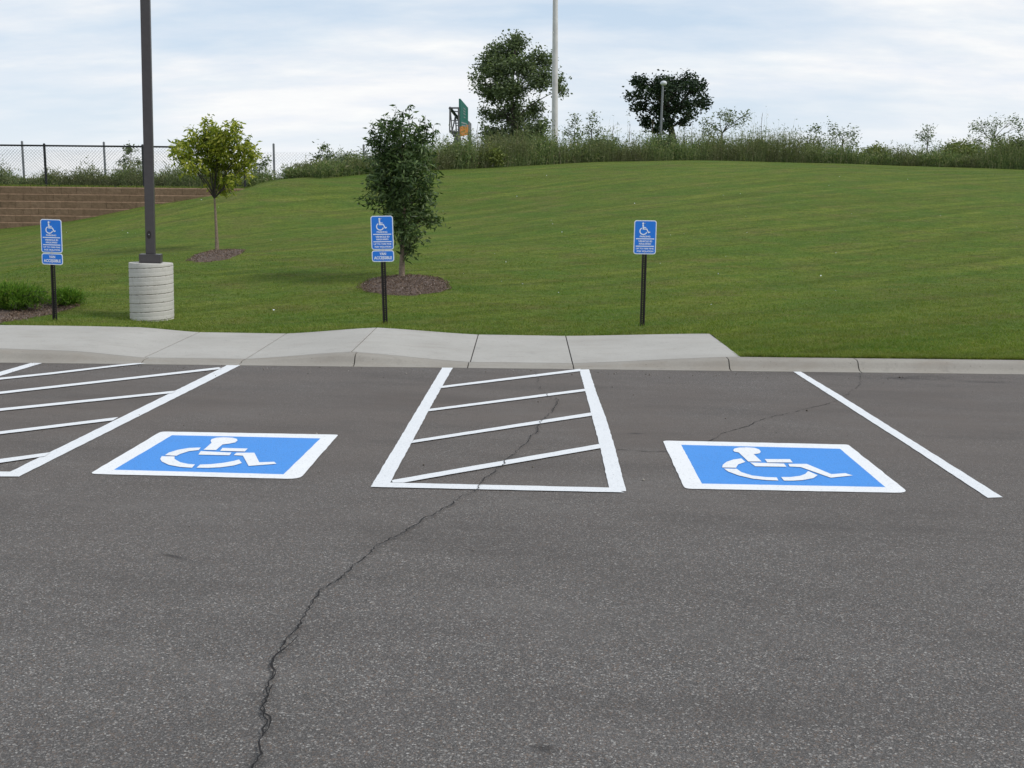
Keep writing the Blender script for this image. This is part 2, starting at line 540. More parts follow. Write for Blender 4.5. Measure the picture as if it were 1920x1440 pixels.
_n = len(C)
_d2 = ((C[:, None, :2] - C[None, :, :2]) ** 2).sum(-1)
_A = np.zeros((_n + 3, _n + 3))
_A[:_n, :_n] = _phi(_d2) + np.eye(_n) * 0.35
_A[:_n, _n] = 1; _A[:_n, _n + 1:] = C[:, :2]
_A[_n, :_n] = 1; _A[_n + 1:, :_n] = C[:, :2].T
_w = np.linalg.solve(_A, np.concatenate([C[:, 2], np.zeros(3)]))
XWALL = pt(XW_PX, 350, YWALL).x


def tz(X, Y):
    X = np.atleast_1d(np.asarray(X, float)); Y = np.atleast_1d(np.asarray(Y, float))
    out = np.empty(len(X))
    for i in range(0, len(X), 20000):
        x = X[i:i + 20000]; y = Y[i:i + 20000]
        d2 = (x[:, None] - C[None, :, 0]) ** 2 + (y[:, None] - C[None, :, 1]) ** 2
        out[i:i + 20000] = _phi(d2) @ _w[:_n] + _w[_n] + _w[_n + 1] * x + _w[_n + 2] * y
    # small undulation
    out += 0.012 * np.sin(X * 1.3 + 0.4 * Y) * np.sin(Y * 0.9 + 1.0) * np.clip((Y - 15) / 3, 0, 1)
    return out


def tz1(x, y):
    return float(tz([x], [y])[0])


TERR_Z = pt(200, 351, YWALL).z     # top of the retaining wall / upper terrace


def ground_z(x, y):
    if y > YWALL + 0.2 and x < XWALL: return TERR_Z
    return tz1(x, y)


def tb_of_s(s):
    return TB + 0.0 if s < SEND else TK


# lawn mesh in kerb coordinates
def make_lawn():
    S = np.concatenate([np.arange(-110, -20, 4), np.arange(-20, SEND - 0.1, 0.35), [SEND], np.arange(SEND + 0.3, 36, 0.35), np.arange(36, 120, 4)])
    W = np.concatenate([[0], np.geomspace(0.12, 150, 110)])

    V = []; blend = []
    for w in W:
        for s in S:
            p = st(s, TB + 0.004 + w); V.append((p.x, p.y))
            h, hb = kh(max(-29, min(59, s)))
            blend.append((max(0, 1 - w / 0.7) if s <= SEND + 0.001 else 0.0, hb - 0.006))
    S2 = [q for q in S if q >= SEND]; T2 = np.linspace(TK + 0.004, TB + 0.004, 10)
    n1 = len(V)
    for t in T2:
        for s in S2:
            p = st(s + (0.003 if s == S2[0] else 0), t); V.append((p.x, p.y))
            h, hb = kh(max(-29, min(59, s)))
            blend.append((max(0, 1 - (t - TK) / 0.7), h - 0.004))
    V = np.array(V); B = np.array(blend)
    Z = tz(V[:, 0], V[:, 1]); Z = Z * (1 - B[:, 0]) + B[:, 1] * B[:, 0]
    # last strip row = first grid row
    j0 = list(S).index(S2[0])
    Z[n1 + 9 * len(S2):n1 + 10 * len(S2)] = Z[j0:j0 + len(S2)]
    hide = (V[:, 1] > YWALL + 0.12) & (V[:, 0] < XWALL - 0.05)
    Z[hide] = np.minimum(Z[hide], TERR_Z - 0.35)
    nS = len(S); m2 = len(S2)
    Fc = [(i * nS + j, i * nS + j + 1, (i + 1) * nS + j + 1, (i + 1) * nS + j) for i in range(len(W) - 1) for j in range(nS - 1)]
    Fc += [(n1 + i * m2 + j, n1 + i * m2 + j + 1, n1 + (i + 1) * m2 + j + 1, n1 + (i + 1) * m2 + j) for i in range(9) for j in range(m2 - 1)]
    o = np_mesh('lawn', np.column_stack([V, Z]), Fc, 'lawn', smooth=True)
    return prop(o, 'mown green lawn rising to a low hill behind the sidewalk', None, None, 'structure')


make_lawn()
gm = MB(); gm.add([(-3000, -3000, -0.4), (3000, -3000, -0.4), (3000, 3000, -0.4), (-3000, 3000, -0.4)], [(0, 1, 2, 3)])
prop(gm.build('ground', 'lawn'), 'flat grassy ground reaching the horizon', kind='structure')
tm = MB()
tm.add([(-110, YWALL + 0.26, TERR_Z - 0.02), (XWALL - 0.0, YWALL + 0.26, TERR_Z - 0.02), (XWALL + 0.6, 46, TERR_Z - 0.02), (XWALL - 2, 160, TERR_Z - 0.2), (-110, 160, TERR_Z - 0.2)], [(0, 1, 2, 3, 4)])
prop(tm.build('terrace', 'lawn'), 'level grassy ground above the retaining wall', kind='structure')


# ------------------------------------------------------------------ parking lot with its cracks
def crack_ribbon(mb, pts, w0, w1, z, gapp=0.0, seed=1, step=0.035, amp=0.012):
    rr = random.Random(seed)
    P3 = [gp(x, y) for x, y in pts]
    # resample
    out = []
    for a, b in zip(P3, P3[1:]):
        L = (b - a).length; n = max(1, int(L / step))
        for i in range(n): out.append(a.lerp(b, i / n))
    out.append(P3[-1])
    n = len(out); last = None; off = 0
    for i, p in enumerate(out):
        d = out[min(i + 1, n - 1)] - out[max(i - 1, 0)]
        nrm = Vector((-d.y, d.x, 0)).normalized()
        off = off * 0.6 + rr.uniform(-amp, amp)
        c = p + nrm * off
        w = (w0 + (w1 - w0) * i / n) * rr.choice((0.45, 0.7, 0.9, 1.2, 1.7)) * 0.42
        if rr.random() < gapp: w = 0
        a = Vector((*(c + nrm * w).xy, z)); b = Vector((*(c - nrm * w).xy, z))
        if last is not None and (w > 0 or lw > 0):
            mb.add([last[0], last[1], b, a], [(0, 1, 2, 3)], 1)
        last = (a, b); lw = w


def make_lot():
    mb = MB()
    a = st(-110, 0.0); b = st(130, 0.0)
    mb.add([(a.x, a.y, 0), (a.x - 2, -60, 0), (b.x, -60, 0), (b.x, b.y, 0)], [(0, 1, 2, 3)], 0)
    main = [(476, 1475), (478, 1440), (492, 1400), (490, 1380), (503, 1355), (497, 1340), (500, 1310), (505, 1290), (512, 1268), (510, 1255), (528, 1225), (540, 1208), (565, 1170), (575, 1150),
            (592, 1122), (597, 1112), (622, 1100), (640, 1085), (665, 1060), (680, 1050), (705, 1025), (715, 1020), (740, 1010), (775, 988), (800, 975), (830, 958), (850, 945), (865, 935), (890, 922),
            (912, 900), (915, 895), (935, 880), (948, 868), (955, 862), (975, 842), (990, 828), (1005, 810), (1012, 795), (1025, 782), (1035, 775), (1040, 765), (1048, 753), (1044, 748)]
    crack_ribbon(mb, main, 0.0072, 0.0085, 0.0125, 0.02, 3, 0.022, 0.010)
    crack_ribbon(mb, [(505, 1290), (520, 1262), (516, 1240), (540, 1208), (550, 1196)], 0.010, 0.006, 0.0127, 0.1, 5)
    crack_ribbon(mb, [(497, 1385), (508, 1360), (488, 1335), (502, 1318), (505, 1290)], 0.009, 0.006, 0.0129, 0.1, 6)
    crack_ribbon(mb, [(640, 1085), (660, 1078), (690, 1074), (700, 1082), (695, 1092)], 0.006, 0.004, 0.0127, 0.3, 7)
    crack_ribbon(mb, [(1048, 753), (1036, 750), (1020, 738), (1010, 722), (1006, 708), (1003, 698)], 0.006, 0.005, 0.0127, 0.3, 8)
    crack_ribbon(mb, [(978, 842), (1020, 844), (1080, 843), (1120, 846), (1160, 843), (1205, 846), (1250, 847), (1280, 848)], 0.004, 0.006, 0.0030, 0.35, 9)
    crack_ribbon(mb, [(1284, 846), (1300, 838), (1330, 826), (1350, 818), (1370, 808), (1385, 803), (1410, 796), (1440, 783), (1480, 775), (1520, 765), (1560, 755), (1590, 740), (1612, 722), (1613, 700)], 0.007, 0.005, 0.0032, 0.25, 10)
    crack_ribbon(mb, [(1430, 802), (1450, 812), (1465, 822)], 0.004, 0.003, 0.0127, 0.4, 12)
    o = mb.build('parking_lot', ['asphalt', 'crack'])
    # the lot faces must look up whatever recalc decided
    return prop(o, 'grey asphalt parking lot with a long jagged crack', None, None, 'structure')


make_lot()


def jitter_poly(pts, step=0.06, amp=0.003, seed=1):
    rr = random.Random(seed)
    out = []
    n = len(pts)
    for i in range(n):
        a, b = pts[i], pts[(i + 1) % n]
        L = (b - a).length; k = max(1, int(L / step))
        for j in range(k):
            p = a.lerp(b, j / k)
            if j > 0: p = p + Vector((rr.uniform(-amp, amp), rr.uniform(-amp, amp), 0))
            out.append(p)
    return out


def paint_poly(name, px, z, mat, parent=None, seed=1, step=0.07, amp=0.0025, origin=None):
    P = [gp(x, y) for x, y in px]
    P = jitter_poly(P, step, amp, seed)
    o3 = origin if origin is not None else Vector((0, 0, 0))
    bm = bmesh.new()
    vs = [bm.verts.new((p.x - o3.x, p.y - o3.y, z)) for p in P]
    f = bm.faces.new(vs)
    bmesh.ops.triangulate(bm, faces=[f])
    bmesh.ops.recalc_face_normals(bm, faces=bm.faces)
    for f in bm.faces:
        if f.normal.z < 0: f.normal_flip()
    me = bpy.data.meshes.new(name); bm.to_mesh(me); bm.free()
    return link(name, me, mat, parent)


# central hatched aisle
def hatched(root_px, label, pieces):
    o3 = gp(*root_px)
    root = empty('hatched_aisle_marking', o3, label, 'road marking', 'white hatched aisle markings')
    for i, (nm, q, z) in enumerate(pieces):
        paint_poly(nm, q, z, 'line_paint', root, seed=len(nm) + i, origin=o3)


hatched((935, 800), 'white hatched access aisle painted between the two blue wheelchair squares', [
    ('border_line', [(830, 688.5), (850, 688.5), (815, 750), (782, 812), (727, 914.3), (695, 914)], 0.0045),
    ('border_line', [(1086.5, 693.5), (1104.5, 693.2), (1120, 742), (1136, 783), (1153, 840), (1174, 922), (1148, 922.5), (1142, 917), (1126, 842), (1108, 774)], 0.0045),
    ('end_line', [(700, 906), (731, 906.5), (1142, 916), (1171, 925), (697, 914.7)], 0.0065),
    ('stripe', [(826, 725.5), (1088, 692.9), (1090, 697), (824, 729.5)], 0.0085),
    ('stripe', [(806, 768.3), (1097, 730.4), (1098, 734.8), (803, 772.8)], 0.0085),
    ('stripe', [(776, 827), (1109, 775), (1111, 780.8), (771, 832.8)], 0.0085),
    ('stripe', [(735, 902.5), (1123, 834.5), (1127, 842), (756, 907.2), (736, 907)], 0.0085)])
hatched((200, 780), 'white hatched aisle cut off by the left edge of the picture', [
    ('border_line', [(428, 684.3), (453, 684.3), (35, 895), (0, 895)], 0.0045),
    ('border_line', [(60, 680.6), (82, 680.6), (-587, 884.5), (-640, 884.5)], 0.0045),
    ('end_line', [(-640, 878), (20, 886), (35, 895), (-655, 887)], 0.0065),
    ('stripe', [(-32, 713), (100, 699.3), (220, 685.3), (262, 681.5), (277, 682.3), (220, 688.3), (100, 702.8), (-40, 717.5)], 0.0085),
    ('stripe', [(-165, 755), (0, 736), (410, 690), (417, 692.3), (403, 694.5), (0, 740.2), (-172, 760)], 0.0085),
    ('stripe', [(-320, 803), (0, 767.5), (330, 734), (322, 738.8), (0, 772.2), (-330, 808)], 0.0085),
    ('stripe', [(-560, 878), (0, 810.8), (222, 783.8), (212, 790), (0, 816), (-575, 883)], 0.0085),
    ('stripe', [(-150, 884), (0, 862.8), (95, 850), (84, 857.5), (0, 870), (-110, 886)], 0.0085)])
o3 = gp(1680, 810)
pl = paint_poly('parking_line', [(1487.5, 697.6), (1501.5, 697.6), (1574, 741), (1880, 933.5), (1852, 934.5), (1700, 834)], 0.0045, 'line_paint', None, 5, origin=o3)
pl.location = o3
prop(pl, 'single white stall line slanting away at the right side of the lot', 'road marking')


def symbol_square(label, outer, inner, shapes, conv):
    cx = sum(p[0] for p in outer) / 4; cy = sum(p[1] for p in outer) / 4
    o3 = gp(cx, cy)
    root = empty('wheelchair_marking', o3, label, 'road marking', 'blue wheelchair squares painted on the asphalt')
    O = [gp(*p) for p in outer]; I = [gp(*p) for p in inner]
    # border ring made of four mitred strips in one mesh, corners slightly rounded
    bm = bmesh.new()
    rr = random.Random(int(cx))

    def ring_pts(Q, rad, amp):
        out = []
        n = 4
        for i in range(4):
            a, b, c_ = Q[i - 1], Q[i], Q[(i + 1) % 4]
            d1 = (a - b).normalized(); d2 = (c_ - b).normalized()
            r_ = rad[i]
            for k in range(5):
                t = k / 4
                p = (b + d1 * r_) * (1 - t) ** 2 + b * 2 * t * (1 - t) + (b + d2 * r_) * t ** 2
                out.append(p)
            L0 = b + d2 * r_; L1 = c_ + (b - c_).normalized() * rad[(i + 1) % 4]
            for k in range(1, 16):
                p = L0.lerp(L1, k / 16)
                out.append(p + Vector((rr.uniform(-amp, amp), rr.uniform(-amp, amp), 0)))
        return out
    po = ring_pts(O, [0.05, 0.03, 0.09, 0.05], 0.003); pi_ = ring_pts(I, [0.003] * 4, 0.0015)
    vo = [bm.verts.new((p.x - o3.x, p.y - o3.y, 0.0045)) for p in po]
    vi = [bm.verts.new((p.x - o3.x, p.y - o3.y, 0.0045)) for p in pi_]
    n = len(vo)
    for i in range(n):
        f = bm.faces.new((vo[i], vo[(i + 1) % n], vi[(i + 1) % n], vi[i]))
        f.normal_update()
        if f.normal.z < 0: f.normal_flip()
    me = bpy.data.meshes.new('border'); bm.to_mesh(me); bm.free()
    link('border', me, 'white_paint', root)
    bm = bmesh.new()
    vb = [bm.verts.new((p.x - o3.x, p.y - o3.y, 0.0045)) for p in pi_]
    f = bm.faces.new(vb); f.normal_update()
    if f.normal.z < 0: f.normal_flip()
    bmesh.ops.triangulate(bm, faces=bm.faces[:])
    me = bpy.data.meshes.new('blue_field'); bm.to_mesh(me); bm.free()
    link('blue_field', me, 'blue_paint', root)
    sc, ox, oy = conv
    for k, (nm, sh) in enumerate(shapes):
        paint_poly(nm, [(x / sc + ox, y / sc + oy) for x, y in sh], 0.0085, 'white_paint', root, k, 0.2, 0.001, origin=o3)


symbol_square('painted blue wheelchair square left of the central hatched aisle',
              [(302, 810), (634.7, 816), (562, 899.5), (168, 889.5)], [(322.5, 817), (601, 823), (531.7, 890.5), (213.5, 882)],
              [('head_and_torso', [(897, 120), (905, 106), (940, 95), (1000, 91), (1070, 95), (1103, 104), (1108, 117), (1090, 132), (1040, 142), (990, 148), (940, 192), (842, 190), (905, 135)]),
               ('arm', [(990, 175), (1188, 180), (1165, 203), (972, 198)]), ('seat_bar', [(820, 200), (1060, 212), (1045, 233), (802, 228)]),
               ('leg', [(1100, 213), (1240, 213), (1278, 288), (1395, 284), (1412, 300), (1195, 317), (1150, 236), (1078, 232)]),
               ('wheel_arc', [(820, 172), (805, 192), (730, 200), (660, 222), (630, 237), (540, 232), (570, 212), (640, 190), (730, 175)]),
               ('wheel_arc', [(515, 240), (615, 242), (615, 262), (660, 288), (720, 301), (775, 305), (752, 331), (660, 325), (570, 308), (515, 282), (503, 262)]),
               ('wheel_arc', [(1120, 266), (1142, 294), (1080, 313), (980, 327), (880, 332), (787, 331), (815, 306), (900, 303), (1000, 292), (1080, 277)])], (4.174, 180, 800))
symbol_square('painted blue wheelchair square between the central hatched aisle and the right stall line',
              [(1242.5, 827), (1590, 834.5), (1705, 925.5), (1284, 917.5)], [(1277, 835), (1575, 842.5), (1660, 914.5), (1316, 908)],
              [('head_and_torso', [(538, 125), (548, 112), (580, 105), (640, 103), (700, 107), (735, 120), (745, 135), (738, 147), (720, 152), (692, 154), (752, 210), (652, 210), (580, 142), (548, 136)]),
               ('arm', [(775, 192), (965, 192), (985, 217), (795, 217)]), ('seat_bar', [(665, 217), (920, 226), (938, 250), (705, 246)]),
               ('leg', [(952, 228), (1090, 228), (1275, 305), (1380, 298), (1435, 315), (1270, 332), (1045, 252), (962, 248)]),
               ('wheel_arc', [(600, 187), (630, 213), (575, 232), (560, 257), (456, 255), (460, 235), (490, 212), (540, 195)]),
               ('wheel_arc', [(470, 263), (565, 265), (600, 290), (680, 315), (780, 327), (865, 330), (878, 353), (790, 350), (690, 340), (580, 315), (500, 285)]),
               ('wheel_arc', [(1100, 282), (1172, 313), (1140, 335), (1060, 350), (990, 354), (920, 354), (897, 327), (970, 327), (1040, 318), (1080, 303)])], (4.0, 1240, 815))


# ------------------------------------------------------------------ kerb and sidewalk
def kerb_profile(h):
    # (t, z): gutter lip, concave rise, rounded nose, top
    k = max(0.0, (h - 0.02) / 0.1)
    lip = 0.008
    return [(0.0, -0.1), (0.0, lip * 0.6), (0.035, lip), (0.07, lip + 0.002), (0.10, lip + 0.014 * k + 0.003), (0.125, lip + (h - lip) * 0.35 * min(1, k + .3)), (0.15, lip + (h - lip) * 0.72), (0.175, h - 0.012 * k),
            (0.205, h - 0.003 * k), (0.25, h), (TK - 0.006, h + 0.002), (TK - 0.003, h - 0.006), (TK - 0.003, -0.1)]


def sweep(S, prof_fn):
    V = []; Fc = []
    for s in S:
        for t, z in prof_fn(s): V.append(tuple(st(s, t, z)))
    k = len(prof_fn(S[0]))
    for i in range(len(S) - 1):
        for j in range(k - 1):
            Fc.append((i * k + j, (i + 1) * k + j, (i + 1) * k + j + 1, i * k + j + 1))
    Fc.append(tuple(range(k))); n0 = (len(S) - 1) * k; Fc.append(tuple(range(n0 + k - 1, n0 - 1, -1)))
    return V, Fc


kj = [-30, -12.5, s_of(0, 660, .08), s_of(270, 676, .02), s_of(452, 679, .02), s_of(665, 668, .1), s_of(878, 683, .02), s_of(1075, 686, .02), s_of(1373, 680, .1), s_of(1617, 682, .1)]
while kj[-1] < 58: kj.append(kj[-1] + 3.05)
kb = MB()
for a, b in zip(kj, kj[1:]):
    g = 0.006
    S = np.linspace(a + g, b - g, max(3, int((b - a) / 0.12)))
    V, Fc = sweep(S, lambda s: kerb_profile(kh(s)[0]))
    kb.add(V, Fc, 0, False)
V, Fc = sweep(np.arange(-30, 58, 0.4), lambda s: [(t + 0.012, z - 0.016) for t, z in kerb_profile(kh(s)[0])])
kb.add(V, Fc, 1, False)
ko = kb.build('kerb', ['kerb', 'joint'])
for p in ko.data.polygons: p.use_smooth = (len(p.vertices) == 4 and p.material_index == 0)
try: ko.data.set_sharp_from_angle(angle=R(50))
except Exception: pass
prop(ko, 'concrete kerb dipping to two ramps along the lot', kind='structure')

sj = [-30, -13, -9.0, -5.0, s_of(0, 653, .1) - 1.5, s_of(270, 671, .03), s_of(465, 671, .03), s_of(665, 657, .11), s_of(882, 677, .03), s_of(1073, 680, .02), SEND]
sw = MB()
for a, b in zip(sj, sj[1:]):
    g = 0.007
    n = max(3, int((b - a) / 0.15)); S = np.linspace(a + g, b - g, n)
    T = np.linspace(TK + 0.006, TB, 12)
    V = []
    for s in S:
        h, hb = kh(s)
        for t in T:
            q = (t - TK) / (TB - TK)
            tt = t
            V.append(tuple(st(s, tt, h + 0.002 + (hb - h) * q)))
    k = len(T)
    Fc = [(i * k + j, (i + 1) * k + j, (i + 1) * k + j + 1, i * k + j + 1) for i in range(n - 1) for j in range(k - 1)]
    nv = len(V)
    # skirt
    rim = [i * k for i in range(n)] + [(n - 1) * k + j for j in range(1, k)] + [i * k + k - 1 for i in range(n - 2, -1, -1)] + [j for j in range(k - 2, 0, -1)]
    base = []
    for r_ in rim:
        x, y, z = V[r_]; base.append((x, y, z - 0.12))
    V += base
    m_ = len(rim)
    Fc += [(rim[i], rim[(i + 1) % m_], nv + (i + 1) % m_, nv + i) for i in range(m_)]
    sw.add(V, Fc, 0, False)
# dark bed seen down the joints
S = np.arange(-30, SEND - 0.02, 0.3)
V = []
for s in S:
    h, hb = kh(s)
    V.append(tuple(st(s, TK - 0.02, h - 0.012))); V.append(tuple(st(s, TB - 0.01, hb - 0.012)))
sw.add(V, [(2 * i, 2 * i + 2, 2 * i + 3, 2 * i + 1) for i in range(len(S) - 1)], 1)
so = sw.build('sidewalk', ['concrete', 'joint'])
prop(so, 'pale concrete sidewalk with joints and two ramps', kind='structure')


# ------------------------------------------------------------------ signs
def text_mesh(body, w, h, bold=0.0):
    cu = bpy.data.curves.new('t', 'FONT'); cu.body = body; cu.size = 1; cu.resolution_u = 3; cu.offset = bold; cu.align_x = 'CENTER'
    o = bpy.data.objects.new('t', cu); COL.objects.link(o)
    dg = bpy.context.evaluated_depsgraph_get()
    me = bpy.data.meshes.new_from_object(o.evaluated_get(dg))
    bpy.data.objects.remove(o); bpy.data.curves.remove(cu)
    V = np.array([v.co[:] for v in me.vertices]); mn = V.min(0); mx = V.max(0)
    polys = [tuple(p.vertices) for p in me.polygons]
    bpy.data.meshes.remove(me)
    out = [((v[0] - (mn[0] + mx[0]) / 2) / (mx[0] - mn[0]) * w, (v[1] - (mn[1] + mx[1]) / 2) / (mx[1] - mn[1]) * h) for v in V]
    return out, polys


def rrect(w, h, r, n=5, cx=0, cz=0):
    out = []
    for sx, sz, a0 in ((1, 1, 0), (-1, 1, 90), (-1, -1, 180), (1, -1, 270)):
        for k in range(n + 1):
            a = R(a0 + 90 * k / n)
            out.append((cx + sx * (w / 2 - r) + r * math.cos(a), cz + sz * (h / 2 - r) + r * math.sin(a)))
    return out


def plate(mb, poly, y0, y1, mi=0):
    mb.prism([Vector((x, y0, z)) for x, z in poly], Vector((0, y1 - y0, 0)), mi)


def stroke(pts, w):
    """flat ribbon polygons in x,z"""
    L = []; Rr = []
    for i, p in enumerate(pts):
        a = pts[max(0, i - 1)]; b = pts[min(len(pts) - 1, i + 1)]
        dx, dz = b[0] - a[0], b[1] - a[1]; l = math.hypot(dx, dz) or 1
        n = (-dz / l * w / 2, dx / l * w / 2)
        L.append((p[0] + n[0], p[1] + n[1])); Rr.append((p[0] - n[0], p[1] - n[1]))
    return L + Rr[::-1]


Q = 0.5446e-3   # metres per pixel of the enlarged sign


def sx(x, z): return ((x - 505) * Q, -(z - 617) * Q)


def build_sign(base, top_px, top_py, tilt, yaw, label, van, H):
    root = empty('parking_sign', base, label, 'sign', 'blue accessible parking signs on posts', (0, tilt, yaw))
    # U channel post with real punched holes
    p = MB()
    w = 0.022; zt = H - 0.06
    p.box(-w, 0.018, -0.3, -0.0055, 0.021, zt); p.box(0.0055, 0.018, -0.3, w, 0.021, zt)
    z = 0.03
    while z < zt - 0.03:
        p.box(-0.0055, 0.018, z, 0.0055, 0.021, z + 0.0145); z += 0.0254
    for sgn in (-1, 1):
        p.box(min(sgn * w, sgn * (w + 0.003)), 0.0, -0.3, max(sgn * w, sgn * (w + 0.003)), 0.021, zt)
        p.box(min(sgn * (w + 0.003), sgn * (w + 0.012)), 0.0, -0.3, max(sgn * (w + 0.003), sgn * (w + 0.012)), 0.003, zt)
    p.build('post', 'post_metal', root)
    cz = H - 0.457 / 2

    def panel(w_, h_, cz_, name):
        m = MB(); plate(m, rrect(w_, h_, 0.034, 5, 0, cz_), -0.004, -0.001); o = m.build(name, 'sign_white', root)
        m = MB(); plate(m, rrect(w_ - 0.024, h_ - 0.024, 0.024, 5, 0, cz_), -0.0055, -0.0042); m.build('blue_field', 'sign_blue', o)
        return o
    pan = panel(0.305, 0.457, cz, 'sign_panel')
    sy = MB()
    y0, y1 = -0.0072, -0.0057
    def S(pts, w_): plate(sy, [(a, b + cz) for a, b in stroke([sx(*q) for q in pts], w_ * Q)], y0, y1)
    head = sx(447, 275); plate(sy, [(head[0] + 0.0135 * math.cos(a), cz + head[1] + 0.0135 * math.sin(a)) for a in np.linspace(0, 2 * math.pi, 13)[:-1]], y0, y1)
    plate(sy, [(a, b + cz) for a, b in [sx(428, 303), sx(462, 303), sx(466, 362), sx(525, 368), sx(525, 388), sx(468, 388), sx(466, 402), sx(548, 402), sx(590, 480), sx(622, 476), sx(632, 496), sx(578, 516), sx(533, 428), sx(438, 428)]], y0, y1)
    arc = [(458 + 88 * math.cos(R(a)), 466 - 82 * math.sin(R(a))) for a in range(118, 345, 14)]
    S(arc, 26)
    sy.build('wheelchair_symbol', 'sign_white', pan)
    b_ = MB()
    for zz in (655, 838):
        x0, z0 = sx(277, zz + 11); x1, z1 = sx(735, zz - 11)
        b_.box(x0, y0, z0 + cz, x1, y1, z1 + cz)
    b_.build('rule_line', 'sign_white', pan)

    def lettering(lines, par, czz, conv):
        for body, xa, xb, zc, hh in lines:
            m = MB()
            vs, ps = text_mesh(body, (xb - xa) * Q, hh * Q, 0.035)
            c = conv((xa + xb) / 2, zc)
            # flat letters a little proud of the field
            m.add([(x + c[0], y0, z_ + c[1] + czz) for x, z_ in vs], ps, 0)
            m.build('lettering', 'sign_white', par)
    lettering([('PARKING', 370, 635, 598, 42), ('VEHICLE ID', 335, 685, 716, 44), ('REQUIRED', 355, 660, 782, 44), ('UP TO $200 FINE', 285, 727, 898, 42), ('FOR VIOLATION', 308, 722, 964, 42)], pan, cz, sx)
    bolts = [(sx(495, 270)[0], cz + sx(495, 270)[1]), (0.0, cz - 0.457 / 2 + 0.02)]
    if van:
        vz = cz - 0.457 / 2 - 0.008 - 0.0775
        vp = panel(0.305, 0.155, vz, 'lower_sign_panel')
        cv = lambda x, z_: ((x - 525) * Q, -(z_ - 1197) * Q)
        lettering([('VAN', 445, 607, 1142, 70), ('ACCESSIBLE', 300, 752, 1240, 76)], vp, vz, cv)
        bolts += [(0.003, vz + 0.056), (0.0, vz - 0.05)]
    for bx, bz in bolts:
        m = MB(); m.tube([(bx, -0.001, bz), (bx, -0.011, bz)], 0.006, 6); m.build('bolt', 'bolt', root)
    return root


def sign_at(bpx, bpy_, tpx, tpy, Y, yaw, label, van):
    b = pt(bpx, bpy_, Y); t = pt(tpx, tpy, Y)
    H = (t - b).length
    tilt = math.atan2(t.x - b.x, t.z - b.z)
    build_sign(b, tpx, tpy, tilt, yaw, label, van, H)


sign_at(103, 603, 95.5, 411, 15.0, R(-6), 'blue parking sign with VAN ACCESSIBLE plate, on the post left of the tall light pole', True)
sign_at(722.5, 608, 715.5, 404.5, 14.85, R(-3), 'blue parking sign with VAN ACCESSIBLE plate, in front of the dark green young tree', True)
sign_at(1204, 612.5, 1210.5, 413, 14.85, R(2), 'blue parking sign without a lower plate, on the leaning post above the open lawn', False)


